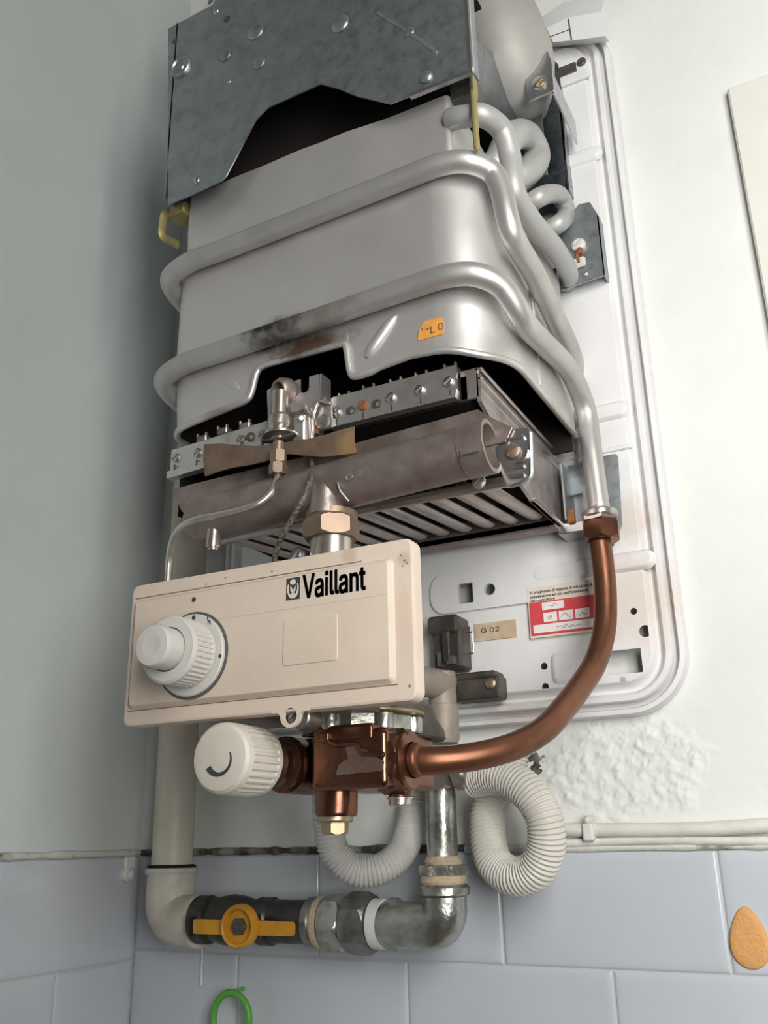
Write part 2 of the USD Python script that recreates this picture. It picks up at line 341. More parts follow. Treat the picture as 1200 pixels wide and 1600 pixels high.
# ================================================================== the room
CX = -0.108                          # the corner of the two tiled walls
XR, YB, ZF, ZC = 1.60, -0.79, -1.25, 1.35
wb = bx(CX-.1, XR+.1, 0, .12, ZF, ZC)
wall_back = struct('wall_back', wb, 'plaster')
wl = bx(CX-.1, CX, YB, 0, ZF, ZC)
wall_left = struct('wall_left', wl, 'plaster_left_shaded')
struct('floor', bx(CX-.1, XR+.1, YB-.1, .12, ZF-.08, ZF), 'terracotta_floor')
struct('ceiling', bx(CX-.1, XR+.1, YB-.1, .12, ZC, ZC+.08), 'ceiling_paint')
struct('wall_right', bx(XR, XR+.1, YB, 0, ZF, ZC), 'dim_paint')
wo = sbox(.58, -.08, 1.14, .76)
struct('wall_rear', xz(Polygon([(CX, ZF), (XR, ZF), (XR, ZC), (CX, ZC)]).difference(wo), YB-.1, YB), 'dim_paint')
wi = wo.buffer(-.035, join_style=2)
struct('added_window_1', xz(wo.difference(wi).union(sbox(.845, -.08, .875, .76)), YB-.02, YB+.02), 'paint_white')  # unseen window, added to hold the area light

# tiles: each a glazed, cushion-edged plate of its own
def tile_back(x0, x1, z0, z1):
    g = .0004; o = rrect(x0+g, x1-g, z0+g, z1-g, .0012, 2)
    rs = []
    for ins, y in ((0, .001), (0, -.0008), (.0007, -.0016), (.002, -.0021), (.006, -.0025)):
        rs.append((rrect(x0+g+ins, x1-g-ins, z0+g+ins, z1-g-ins, .0012, 2), y))
    return terrace(rs)
ROWS = [(0.0, .0735, .075), (-.075, 0.0, 0.0), (-.15, -.075, .075)]
ti = 0
for z0, z1, sh in ROWS:
    x = sh-.15*3
    while x < XR:
        a, b = max(x, CX+.0005), min(x+.15, XR)
        if b-a > .012:
            part(wall_back, 'tile', tile_back(a, b, z0, z1), 'tile_glaze' if ti % 3 else 'tile_glaze_cool', smooth=40); ti += 1
        x += .15
part(wall_back, 'grout', bx(CX, XR, -.0007, .0005, -.1505, .0738), 'grout')
def tile_left(y0, y1, z0, z1):
    t = tile_back(y0, y1, z0, z1); v = t.vertices.copy(); t.vertices = np.c_[CX-v[:, 1], v[:, 0], v[:, 2]]
    if t.face_normals[-1][0] < 0: t.invert()
    return t
for z0, z1, sh in ((-.008, .0735, -.0026), (-.084, -.008, -.087), (-.16, -.084, -.0026)):
    y = sh
    if sh < -.03: part(wall_left, 'tile', tile_left(sh+.0, -.0026, z0, z1), 'tile_glaze_cool', smooth=40)
    while y > -1.3:
        part(wall_left, 'tile', tile_left(y-.15, y, z0, z1), 'tile_glaze', smooth=40); y -= .15
part(wall_left, 'grout', bx(CX-.0005, CX+.0007, -1.3, -.001, -.1605, .0738), 'grout')

# rough patch of plaster and the caulk line above the tiles
def relief_patch(cx, cz, rx, rz, amp, seed, sc, nx=170, nz=80):
    u, w = np.meshgrid(np.linspace(-1, 1, nx), np.linspace(-1, 1, nz)); x = cx+u*rx; z = cz+w*rz; P = np.stack([x*sc, z*sc, 0*x], -1)
    m = np.clip((1-np.hypot(u, w)+.35*(meshkit.fbm(P*.22, 3, seed+5)-.5))*2.2, 0, 1); m = m*m*(3-2*m)
    y = .0006-amp*m*(meshkit.fbm(P, 4, seed)**1.3+.12)
    t = grid_mesh(np.stack([x, y, z], -1), close=False)
    if t.face_normals[0][1] > 0: t.invert()
    return t
part(wall_back, 'rough_plaster', relief_patch(.318, .127, .078, .040, .0034, 3, 190), 'plaster', 'rough lumpy patch of plaster under the heater', smooth=True)
def wavy(P, r, seed, amp=.35):
    P = np.asarray(P); return r*(1+amp*(meshkit.fbm(P*90, 3, seed)-.5)*2)
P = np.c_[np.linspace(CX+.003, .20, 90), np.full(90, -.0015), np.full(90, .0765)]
struct('trim_1', sweep(P, wavy(P, .0028, 5, .5), 8), 'dark_caulk', smooth=True)  # dark bead drawn for the grime line and shadow gap over the tiles
P = np.c_[np.linspace(.20, XR-.01, 160), np.full(160, -.0015), np.full(160, .0755)]
struct('trim_2', sweep(P, wavy(P, .003, 6), 8), 'caulk', smooth=True)
P = np.c_[np.full(120, CX+.0015), np.linspace(-.004, -1.3, 120), np.full(120, .0765)]
struct('trim_3', sweep(P, wavy(P, .0030, 8, .5), 8), 'caulk', smooth=True)

# ================================================================== the water heater
H = thing('gas_water_heater', 'open wall-mounted gas water heater without its outer cover, silver heat exchanger above cream control panel', 'water heater', (.18, 0, .15))

# ---- enamelled back plate
x0, x1, z0, z1, rr = -.02, .3735, .161, .768, .042
prof = [(0, -.0005), (0, -.011), (.0012, -.0125), (.0050, -.0130), (.0062, -.0115), (.0066, -.0075), (.0082, -.0065), (.0095, -.0075), (.0105, -.0135), (.0125, -.0155), (.0165, -.0158), (.0185, -.0145), (.0200, -.0112), (.0225, -.0105), (.0245, -.0115), (.0275, -.0160), (.0295, -.0170)]
prof = [(i*.76, y) for i, y in prof]
rings = [(rrect(x0+i, x1-i, z0+i, z1-i, rr-i, 10), y) for i, y in prof]
rim = terrace(rings, cap1=False)
q = rrect(x0+.0223, x1-.0223, z0+.0223, z1-.0223, rr-.0223, 10); sheet = Polygon(q)
YP = -.017
holes = []
def pxh(px, py): return Y(px, py, YP)
def rhole(px0, py0, px1, py1):
    a = pxh(px0, py0); b = pxh(px1, py1); return sbox(min(a[0], b[0]), min(a[2], b[2]), max(a[0], b[0]), max(a[2], b[2])).buffer(-.0008).buffer(.0008)
for px, py, r in ((767, 922, .0045), (1008, 986, .0042), (990, 955, .0024), (1018, 951, .0024), (850, 1041, .0026), (852, 1073, .0026), (973, 1062, .0022), (914, 110, .0022), (655, 976, .0035)):
    c = pxh(px, py); holes.append(Point(c[0], c[2]).buffer(r, 12))
holes += [rhole(718, 914, 742, 942), rhole(948, 1018, 1005, 1050), rhole(880, 117, 888, 128)]
sheet_h = sheet.difference(unary_union(holes))
base_sheet = xz(sheet_h, YP, YP+.0012)
def pill(c, L, r, h, y=YP, up=False):
    rs = []
    for ins, yy in ((0, y+.0003), (.0008, y-h*.3), (.002, y-h*.8), (.0035, y-h)):
        w = L/2-ins; q = max(r-ins, .0004)
        rs.append((rrect(c[0]-w, c[0]+w, c[2]-q, c[2]+q, q*.98, 8), yy))
    return terrace(rs)
def pad(c0, c1, r, h, y=YP):
    rs = [(rrect(c0[0]+i, c1[0]-i, c0[2]+i, c1[2]-i, max(r-i, .001), 8), yy) for i, yy in ((0, y+.0003), (.0012, y-h*.25), (.003, y-h*.85), (.005, y-h))]
    return terrace(rs)
emb = []
for px, py, L in ((905, 248, .040), (932, 648, .05), (925, 886, .092)):
    emb.append(pill(pxh(px, py), L, .0075, .0035))
# stepped pads and folds of the pressing
a = pxh(690, 905); b = pxh(690, 870)
pads = []
pa, pb2 = pxh(676, 955), pxh(880, 862); pads.append(pad(A([pa[0], 0, pa[2]-.004]), A([pb2[0]+.012, 0, pb2[2]-.004]), .012, .0035))
back = part(H, 'back_plate', cat(rim, base_sheet, emb), 'enamel', 'white enamelled back plate with rounded corners', smooth=40)
hp = [h for h in holes if pads[0].bounds[0][0] < h.centroid.x < pads[0].bounds[1][0] and pads[0].bounds[0][2] < h.centroid.y < pads[0].bounds[1][2]]
pm = xz(Polygon(rrect(pads[0].bounds[0][0], pads[0].bounds[1][0], pads[0].bounds[0][2], pads[0].bounds[1][2], .012, 8)).difference(unary_union(hp)), YP-.003, YP+.0002)
part(back, 'raised_pad', pm, 'enamel', smooth=40)
# low ridge across the plate
r0, r1 = pxh(900, 712), pxh(1000, 690)
part(back, 'ridge', bx(.04, r1[0]-.006, YP-.002, YP+.001, r1[2]-.004, r1[2]-.0005, .0008), 'enamel')
for c0, c1 in (((862, 1072), (925, 1012)),):
    a, b = pxh(*c0), pxh(*c1)
    part(back, 'fold', pad(A([min(a[0], b[0]), 0, min(a[2], b[2])]), A([max(a[0], b[0]), 0, max(a[2], b[2])]), .006, .0022), 'enamel', smooth=40)
# hanging bracket stamped at the top of the plate
a, b = Y(838, 52, -.03), Y(945, 52, -.03)
zt = .758
hq = [Y(px, py, -.036) for px, py in ((854, 44), (886, 28), (940, 18), (946, 56), (905, 62), (864, 66))] + [Y(px, py, -.0160) for px, py in ((836, 34), (882, 2), (944, -6), (953, 66), (905, 70), (850, 76))]
part(back, 'hanging_bracket', trimesh.convex.convex_hull(A(hq)), 'enamel', 'white stamped hanging bracket at the top', smooth=15)
ha, hb = Y(888, 30, -.0364), Y(893, 62, -.0364)
part(back, 'bracket_seam', cat(sweep([ha, hb], .0006, 6), sweep([Y(858, 58, -.0362), Y(890, 46, -.0362)], .0004, 6)), 'dark_steel')
part(back, 'bracket_slot', cat(bx(.306, .345, -.0195, -.0165, .713, .7245, .001), cyl((.350, -.0165, .722), (.350, -.0195, .722), .0040)), 'dark_steel')
part(back, 'top_lip', bx(.30, .356, -.0215, -.0165, .702, .7115, .0012), 'enamel')

# ---- printed labels on the plate
def label_quad(pts, y, t=.00035): return xz(pxpoly(pts, y), y-t, y)
lc = [(826, 926), (948, 903), (950, 984), (834, 1000)]
LA, LB, LC, LD = (Y(px, py, YP) for px, py in lc)
Lx0, Lz1 = LA[0], (LA[2]+LB[2])/2+.001; Lw = Y(948, 903, YP)[0]-LA[0]; Lz0 = (LC[2]+LD[2])/2; Lh = Lz1-Lz0
def LP(u, v): return (Lx0+u*Lw, Lz0+v*Lh)
lab = part(back, 'rating_label', xz(sbox(*LP(0, 0), *LP(1, 1)), YP-.0033, YP-.0002), 'label_paper', 'paper label with a red form and pencil notes')
part(lab, 'red_form', xz(sbox(*LP(.015, .04), *LP(1, .70)), YP-.0036, YP-.0033), 'label_red', 'red printed block')
boxes = [(.18, .52, .46, .67), (.19, .28, .36, .465), (.385, .28, .565, .465), (.59, .28, .77, .465), (.05, .085, .93, .245)]
part(lab, 'form_box', xz(unary_union([sbox(*LP(u0, v0), *LP(u1, v1)) for u0, v0, u1, v1 in boxes]), YP-.0039, YP-.0036), 'label_white')
tx = [text('Vi preghiamo di leggere le istruzioni di', LP(.03, .875), Lh*.05, YP-.0033, .0002, True, Lw*.80), text('manutenzione ed uso dell\'installatore', LP(.03, .785), Lh*.05, YP-.0033, .0002, True, Lw*.74), text('del costruttore', LP(.03, .71), Lh*.045, YP-.0033, .0002, True, Lw*.32)]
part(lab, 'lettering', cat(tx), 'print_dark', smooth=False)
scr = []
def scribble(u, v, w, h, k, seed):
    r = np.random.default_rng(seed); P = []
    for i in range(k):
        a = LP(u+w*i/(k-1)+r.uniform(-.01, .01), v+h*r.uniform(.1, .9)); P.append((a[0], YP-.0040, a[1]))
    return sweep(spline(P, 5), .00022, 5)
for i, (u, v, w, h, k) in enumerate(((.27, .55, .1, .1, 5), (.24, .31, .06, .12, 4), (.42, .31, .12, .11, 7), (.63, .31, .12, .11, 6), (.35, .11, .30, .12, 12))):
    scr.append(scribble(u, v, w, h, k, 20+i))
part(lab, 'pencil_note', cat(scr), 'pencil', smooth=True)
ga, gb, gc, gd = (Y(px, py, YP) for px, py in ((742, 978), (806, 968), (808, 994), (744, 1003)))
code = part(back, 'code_label', xz(sbox(ga[0], gd[2], gb[0], gb[2]), YP-.0012, YP-.0001), 'label_stained', 'small stained paper label reading G 02')
gx = Y(753, 990, YP)
part(code, 'lettering', text('G 02', (gx[0], gx[2]), .0036, YP-.0012, .0002, False, Y(781, 985, YP)[0]-gx[0]), 'print_dark', smooth=False)

# ---- galvanised frame sheet and brackets between plate and exchanger
YS = -.030
fs = pxpoly([(740, 60), (862, 92), (872, 100), (882, 180), (884, 300), (870, 330), (740, 360)], YS)
sheet2 = part(H, 'frame_sheet', cat(yz(Polygon([(-.195, .575)]+[tuple(X(px, py, .3027)[1:]) for px, py in ((744, 62), (800, 104), (826, 120))]+[(-.03, .575)]), .3015, .3027), xz(fs, YS, YS+.001), bx(Y(884, 250, YS)[0]-.001, Y(884, 250, YS)[0]+.0005, YS, YP, .585, .700)), 'galvanised_shaded', 'galvanised sheet behind the heat exchanger, darkened for the shade there')
YT2 = -.094
tb = pxpoly([(822, 122), (856, 80), (862, 98), (866, 142), (824, 160)], YT2)
tc = Y(846, 150, YT2)
part(sheet2, 'fixing_tab', cat(xz(tb.buffer(-.001).buffer(.001), YT2-.0012, YT2+.0012), dome(Y(843, 130, YT2-.001), NY, .007, .002), bx(Y(864, 130, YT2)[0]-.0012, Y(864, 130, YT2)[0], YT2, YS, tc[2]-.002, tc[2]+.022)), 'galvanised_bright', 'bright steel tab')
part(sheet2, 'brass_screw', screw(Y(845, 131, YT2-.002), NY, .0042), 'brass', 'brass screw')
bk = part(H, 'upper_bracket', cat(xz(pxpoly([(820, 345), (935, 337), (945, 430), (830, 470)], YS), YS, YS+.0012), bx(Y(940, 380, YS)[0]-.0012, Y(940, 380, YS)[0], YS, YP, Y(942, 430, YS)[2], Y(935, 337, YS)[2]), xz(pxpoly([(905, 320), (922, 317), (935, 337), (880, 352)], YS+.004), YS+.003, YS+.005)), 'galvanised', 'grey steel bracket beside the pipes')
sc = Y(905, 398, YS)
part(bk, 'fixing_screw', cat(screw(Y(905, 385, YS), NY, .006, .005), bx(sc[0]-.006, sc[0]+.005, YS-.004, YS, sc[2]-.013, sc[2]-.004, .0015)), 'white_plastic', 'white painted fixing')
part(bk, 'rusty_screw', cat(screw(Y(906, 392, YS-.004), NY, .0030), bx(sc[0]-.0015, sc[0]+.001, YS-.0045, YS-.0038, sc[2]-.010, sc[2])), 'rust', 'rusty screw')
part(bk, 'rivet', dome(Y(915, 428, YS), NY, .0028, .0018), 'galvanised_bright')
lb = part(H, 'lower_bracket', cat(xz(pxpoly([(905, 720), (965, 708), (972, 820), (955, 860), (915, 830)], YS).buffer(-.003).buffer(.003), YS, YS+.0012), bx(Y(884, 760, YS)[0], Y(888, 760, YS)[0], YS-.012, YP, Y(890, 820, YS)[2], Y(890, 730, YS)[2], .0006), xz(pxpoly([(888, 728), (905, 726), (910, 770), (890, 776)], -.022), -.0225, -.021)), 'galvanised', 'grey bent bracket beside the pipe joint')
a, b = Y(876, 826, -.03), Y(915, 812, -.03)
part(lb, 'flange', bx(a[0], b[0], -.038, YP, a[2]-.007, a[2]+.001, .0006), 'galvanised_bright')
part(lb, 'rusty_clip', cat(bx(*(sorted((Y(886, 815, -.04)[0], Y(898, 815, -.04)[0]))), -.041, -.036, Y(890, 818, -.04)[2], Y(890, 796, -.04)[2], .001)), 'rust', 'rusty clip')

# ---- heat exchanger casing: lofted box with rolled lower edge and a notch in front
def ring(z, cx0, cx1, cy0, cy1, r, n=10, dent=0.0, rl=.016):
    """open outline from the back right corner round the front to the back left"""
    P = [(cx1, cy1)]
    P += [(cx1, y) for y in np.linspace(cy1, cy0+r, 14)[1:-1]]
    P += [(cx1-r+r*math.cos(t), cy0+r+r*math.sin(t)) for t in np.linspace(0, -np.pi/2, n)]
    P += [(x, cy0) for x in np.linspace(cx1-r, cx0+rl, 170)[1:-1]]
    P += [(cx0+rl+rl*math.cos(t), cy0+rl+rl*math.sin(t)) for t in np.linspace(-np.pi/2, -np.pi, n)]
    P += [(cx0, y) for y in np.linspace(cy0+rl, cy1, 14)[1:]]
    return A(P)
EDGE = [(-9, .358), (.085, .3585), (.122, .3635), (.1355, .3655), (.1395, .3675), (.1418, .373), (.1440, .3835), (.1465, .3875), (.152, .389), (.205, .3885), (.2135, .3883), (.2158, .3855), (.2180, .366), (.2200, .3625), (.2240, .3615), (.233, .362), (.240, .364), (.262, .366), (.285, .364), (.305, .359), (9, .355)]
EX, EZ = A(EDGE).T
CY0, CY1 = -.2, -.045
def casing_surface(off):
    lev = [(0.0, .065, .3205, CY0, .042), (.05, .065, .3205, CY0, .042), (.12, .0655, .3200, CY0, .041), (.25, .066, .3195, CY0, .040), (.34, .066, .319, CY0, .039)] + \
          [(.34+.5*t, .066, .319, CY0, .038) for t in np.linspace(.06, 1, 10)] + [(.88, .067, .316, CY0, .034), (.915, .070, .306, CY0+.001, .022), (.935, .071, .2985, CY0+.001, .010), (.95, .072, .297, CY0+.001, .006), (1.02, .0725, .2965, CY0+.001, .005), (1.1, .073, .296, CY0+.001, .004), (1.24, .074, .2955, CY0+.001, .004)]
    R = []
    for s, a, b, c, r in lev:
        o = ring(0, a+off, b-off, c+off, CY1, max(r-off, .002), rl=max(min(r, .024-.010*min(s/.3, 1))-off, .002))
        zz = .358+s*(.505-.358)/.9
        ze = np.interp(o[:, 0], EX, EZ); ze = np.where(o[:, 1] > CY0+.03, np.minimum(ze, .362), ze)
        z = np.maximum(zz, ze+s*.012) if s < .34 else np.full(len(o), zz)
        if s < .34:
            f = s/.34; top = .358+.34*(.505-.358)/.9; z = ze+(top-ze)*f
        # dents hammered into the thin sheet
        d = (meshkit.fbm(np.c_[o[:, 0]*14, z*11, o[:, 1]*10], 3, 4)-.5)*.006*(1 if s > .1 else .2)
        yy = o[:, 1]+np.where(o[:, 1] < CY0+.02, d, 0)
        R.append(np.c_[o[:, 0], yy, z])
    return R
R = casing_surface(0.0)
cs = grid_mesh(R, close=False)
top = R[-1]; cap = Polygon(top[:, :2])
ct = trimesh.creation.extrude_polygon(cap, .001, engine='earcut'); ct.apply_translation((0, 0, top[0, 2]-.001))
if cs.face_normals[len(cs.faces)//2] @ A([0, -1, 0]) < 0: cs.invert()
casing = part(H, 'heat_exchanger_casing', cat(cs, ct), 'alu_paint', 'silver painted sheet casing of the heat exchanger', smooth=45)
R2 = casing_surface(0.0022)
for q in R2: q[:, 2] += .0012
lin = grid_mesh(R2, close=False)
if lin.face_normals[len(lin.faces)//2] @ A([0, 1, 0]) < 0: lin.invert()
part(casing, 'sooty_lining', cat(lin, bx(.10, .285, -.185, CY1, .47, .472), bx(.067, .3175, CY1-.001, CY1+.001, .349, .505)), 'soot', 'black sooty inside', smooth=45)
lip = R[0].copy(); lip[:, 1] = np.where(lip[:, 1] < CY0+.05, lip[:, 1], lip[:, 1])
nrm = np.gradient(lip, axis=0); nrm = np.c_[-nrm[:, 1], nrm[:, 0], 0*nrm[:, 0]]; nrm /= np.maximum(np.linalg.norm(nrm, axis=1, keepdims=True), 1e-9)
if (nrm[70] @ A([0, -1, 0])) < 0: nrm = -nrm
k = np.linspace(0, len(lip)-1, len(lip)*2); lip2 = np.stack([np.interp(k, np.arange(len(lip)), lip[:, i]) for i in range(3)], 1)
for _ in range(2): lip2[1:-1] = (lip2[:-2]+2*lip2[1:-1]+lip2[2:])/4
part(casing, 'rolled_edge', sweep(lip2+A([0, -.0006, .0018]), .0024, 10), 'alu_paint', smooth=True)
# stamped ribs either side of the notch, bead seams
def rib(p0, p1, r=.0042, h=.55): return sweep([A(p0)*(1-t)+A(p1)*t for t in np.linspace(0, 1, 8)], [r*.5, r*.85, r, r, r, r, r*.85, r*.5], 12)
part(casing, 'stamped_rib', rib(Y(572, 557, -.200)+A([0, .0015, 0]), Y(618, 492, -.200)+A([0, .0015, 0])), 'alu_paint', smooth=True)
part(casing, 'stamped_rib', rib(Y(376, 610, -.199)+A([0, .0025, 0]), Y(336, 580, -.199)+A([0, .0025, 0])), 'alu_paint', smooth=True)
part(casing, 'side_seam', bx(.3195, .3212, -.125, -.123, .366, .46), 'alu_paint')
sk = pxpoly([(652, 532), (654, 516), (662, 503), (678, 497), (690, 496), (692, 506), (691, 521)], -.2005)
def casing_y(x, z):
    d = (meshkit.fbm(np.c_[x*14, z*11, np.full(len(x), CY0*10)], 3, 4)-.5)*.006
    e = np.clip(x-(.3198-.0405), 0, .04); return np.where(e > 0, CY0+.0405-np.sqrt(.0405**2-e**2), CY0)+d
def conform(t, y_ref):
    t = t.subdivide_to_size(.0025) if hasattr(t, 'subdivide_to_size') else t
    v = t.vertices.copy(); v[:, 1] = v[:, 1]-y_ref+casing_y(v[:, 0], v[:, 2]); t.vertices = v; return t
stk = part(casing, 'orange_sticker', conform(xz(sk, -.2012, -.2000), -.2), 'orange_label', 'small torn orange sticker with handwriting')
lt = []
for s, px, py, hgt in (("'", 657, 520, .006), ('-', 663, 516, .006), ('L', 670, 518, .0065), ('0', 682, 513, .0065)):
    q = Y(px, py, -.203); lt.append(conform(text(s, (q[0], q[2]), hgt*.75, -.2012, .0003, False, None), -.2))
part(stk, 'handwriting', cat(lt), 'heat_brown', smooth=False)

# ---- silver water tubes wound round the casing
TR = .0075
def wrap(zl, zr, yf, side):
    return fillet([(.045, -.06, zl-.004), (.0565, -.214+.0, zl-.006), (.070, yf-.001, zl-.002), (.31, yf, zr), (.3275, -.205, zr-.004)] + side, [.02, .02, .045, .03] + [.05]*len(side), 10)
# upper tube: front, then falling back along the right side
sideA = [X(800, 365, .3285), X(836, 430, .3285), X(870, 503, .3285), X(890, 546, .326), X(898, 578, .318), X(893, 606, .308)]
pA = spline([(.058, -.07, .474), (.0595, -.185, .480), (.066, -.205, .484), (.082, -.2085, .489), (.12, -.2085, .4905), (.20, -.2085, .493), (.27, -.2085, .4955), (.293, -.2085, .4955), (.309, -.2045, .4935), (.3215, -.193, .4875)] + sideA[0:], 10)
part(H, 'water_tube', sweep(pA, TR, 18), 'alu_tube', 'upper silver tube round the casing', smooth=True)
# lower tube: front, side, then straight down to the copper joint
sideB = [X(822, 507, .3285), X(850, 537, .3285), X(893, 585, .3285)]
vB = [Y(915, 640, -.045), Y(925, 710, -.047), Y(937, 800, -.05)]
pB = spline([(.060, -.07, .390), (.0605, -.185, .395), (.067, -.205, .399), (.083, -.2085, .404), (.12, -.2085, .406), (.20, -.2085, .4085), (.27, -.2085, .411), (.293, -.2085, .411), (.309, -.2045, .409), (.3215, -.193, .403)] + sideB + vB, 10)
part(H, 'water_tube', sweep(pB, TR, 18), 'alu_tube', 'lower silver tube that runs down to the copper joint', smooth=True)
# inlet tube and return bends at the right of the fins
pC = spline([X(705, 186, .296), X(722, 183, .305), X(752, 180, .318), X(784, 203, .326), X(797, 245, .328), X(804, 300, .3285), X(830, 345, .329), X(868, 390, .329), X(888, 425, .327), X(886, 445, .318)], 10)
part(H, 'water_tube', sweep(pC, TR, 18), 'grey_tube', 'short grey tube curving down from the fins', smooth=True)
part(H, 'return_bend', sweep(spline([X(770, 262, .298)-A([.025, 0, 0]), X(770, 262, .298), X(796, 218, .310), X(824, 214, .314), X(838, 240, .315), X(826, 266, .312), X(796, 288, .298), X(796, 288, .298)-A([.025, 0, 0])], 10), .0112, 18), 'grey_tube', 'fat grey return bend', smooth=True)
part(H, 'return_bend', sweep(spline([X(820, 325, .300)-A([.025, 0, 0]), X(820, 325, .300), X(838, 311, .316), X(858, 303, .322), X(877, 310, .324), X(884, 329, .3245), X(874, 349, .323), X(858, 358, .314), X(848, 360, .300), X(848, 360, .300)-A([.025, 0, 0])], 10), .0076, 18), 'grey_tube', 'grey return bend beside the bracket', smooth=True)

# ---- draught hood
YH = -.215
arch = [(346, 282), (353, 275), (400, 186), (418, 168), (500, 131), (530, 139), (556, 150), (610, 162)]
hp = [(262, 318), (290, 308)]
zb = .5465
pts = [tuple(Y(262, 320, YH)[[0, 2]]), tuple(Y(292, 307, YH)[[0, 2]])] + [tuple(Y(a, b, YH)[[0, 2]]) for a, b in arch] + [tuple(Y(738, 109, YH)[[0, 2]])]
xr_h = Y(738, 109, YH)[0]
pts += [(xr_h-.001, .775), (.13, .775), (.10, .728), tuple(Y(312, 18, YH)[[0, 2]]), tuple(Y(263, 45, YH)[[0, 2]])]
hpoly = Polygon(pts).buffer(0)
hood = part(H, 'draught_hood', cat(xz(hpoly, YH, YH+.0012), yz(Polygon([(YH, .556), (YH, .775), (-.06, .775), (-.15, .60), (-.17, .556)]), xr_h-.0012, xr_h) if False else bx(xr_h-.0012, xr_h, YH, YH+.012, .556, .775), bx(.0632, .0645, YH, -.05, .552, .728), bx(.0545, xr_h, -.052, -.05, .59, .775)), 'galvanised', 'galvanised steel draught hood with arched cut-out', smooth=20)
part(hood, 'bright_edge', cat(bx(xr_h-.0035, xr_h+.0008, YH-.0010, YH+.003, .5555, .775, .0008), bx(Y(640, 155, YH)[0], xr_h, YH-.0004, YH+.003, .5535, .556)), 'galvanised_bright', 'bright folded edge')
rf = part(hood, 'rear_flange', xz(pxpoly([(298, 40), (315, 22), (392, -2), (392, -40), (300, -40)], -.15), -.151, -.149), 'enamel', 'white flange showing above the hood')
part(rf, 'flange_hole', cyl(Y(330, 4, -.151), Y(330, 4, -.1513), .0028, c=.0001), 'dark_steel')
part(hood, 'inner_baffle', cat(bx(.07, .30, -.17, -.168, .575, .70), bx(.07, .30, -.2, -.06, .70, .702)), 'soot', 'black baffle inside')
for px, py, r, h in ((400, 50, .008, .003), (352, 86, .006, .002), (405, 98, .006, .002), (532, 38, .008, .0035), (667, 121, .005, .003), (640, 50, .004, .0015)):
    part(hood, 'dimple', dome(Y(px, py, YH), NY, r, h, 20), 'galvanised', smooth=True)
c = Y(283, 105, YH)
part(hood, 'ring_boss', cat(lathe([(.0105, 0), (.0105, .001), (.0095, .0022), (.0082, .0022), (.0072, .0008), (.0038, .0006), (.0030, .0018), (.0012, .0022)], c, NY, 32)), 'galvanised', 'round pressed boss', smooth=40)
for px, py, r in ((308, 282, .0032), (358, 128, .002), (338, 18, .003)):
    part(hood, 'rivet', cat(dome(Y(px, py, YH), NY, r, r*.7), ), 'galvanised_bright')
for px, py, r in ((274, 64, .003), (355, 30, .0032)):
    part(hood, 'punched_hole', cyl(Y(px, py, YH)+A([0, .0002, 0]), Y(px, py, YH)-A([0, .0003, 0]), r, c=.0001), 'dark_steel', 'dark hole')
part(hood, 'stiffening_crease', sweep([Y(590, 20, YH), Y(640, 52, YH), Y(682, 82, YH)], .0012, 8), 'galvanised', smooth=True)

f0, f1, f2 = Y(800, 104, -.085), Y(762, 20, -.10), Y(718, -70, -.10)
fd = part(H, 'flue_duct', sweep([Y(842, 190, -.034), Y(840, 183, -.038), Y(836, 174, -.043), Y(829, 160, -.052), Y(820, 144, -.064), Y(812, 128, -.074), f0, f0*.5+f1*.5, f1, f2, f2*2-f1], [.002, .008, .013, .020, .0265, .0315, .0355, .037, .037, .037, .037], 40), 'flue_metal', 'grey metal flue duct leaning behind the hood', smooth=40)
dd = (f1-f0)/np.linalg.norm(f1-f0)
part(fd, 'seam', lathe([(.0370, 0), (.0384, .001), (.0384, .003), (.0370, .004)], f1+dd*.004, dd, 40), 'flue_metal')
# latches left and right
lp = [Y(283, 320, -.19), Y(256, 337, -.205), Y(252, 370, -.205), Y(278, 383, -.185)]
part(H, 'wire_latch', cat(sweep(fillet(lp, .004), .0016, 8, flat=2.2), bx(*sorted((Y(262, 328, -.2)[0], Y(290, 320, -.2)[0])), -.202, -.185, Y(270, 338, -.2)[2], Y(270, 322, -.2)[2], .001)), 'yellow_brass', 'bent wire latch at the left of the hood', smooth=40)
a, b = Y(735, 142, -.212), Y(752, 232, -.212)
part(H, 'strap_latch', cat(bx(a[0], b[0]-.001, -.214, -.210, b[2], a[2], .0012), bx(a[0]+.002, a[0]+.0035, -.214, -.207, a[2]-.004, a[2]+.010, .0005)), 'yellow_brass', 'yellowed metal strap at the right of the hood')
a = Y(727, 133, -.19)
part(H, 'corner_bracket', cat(bx(a[0]-.01, a[0]+.006, -.195, -.17, a[2]-.014, a[2]+.008, .001), cyl(a+A([0, -.004, 0]), a+A([0, -.0065, 0]), .003)), 'dark_steel')

# ================================================================== burner
BU = part(H, 'burner', cat(bx(.0705, .2925, -.186, -.184, .335, .352), bx(.0705, .0725, -.186, -.04, .30, .352), bx(.0705, .300, -.032, -.030, .296, .352),
          xz(Polygon([(.0705, .337), (.2925, .337), (.2925, .3385), (.0705, .3385)]), -.185, -.04)), 'soot', 'burner tray with screwed front strip and bars below')
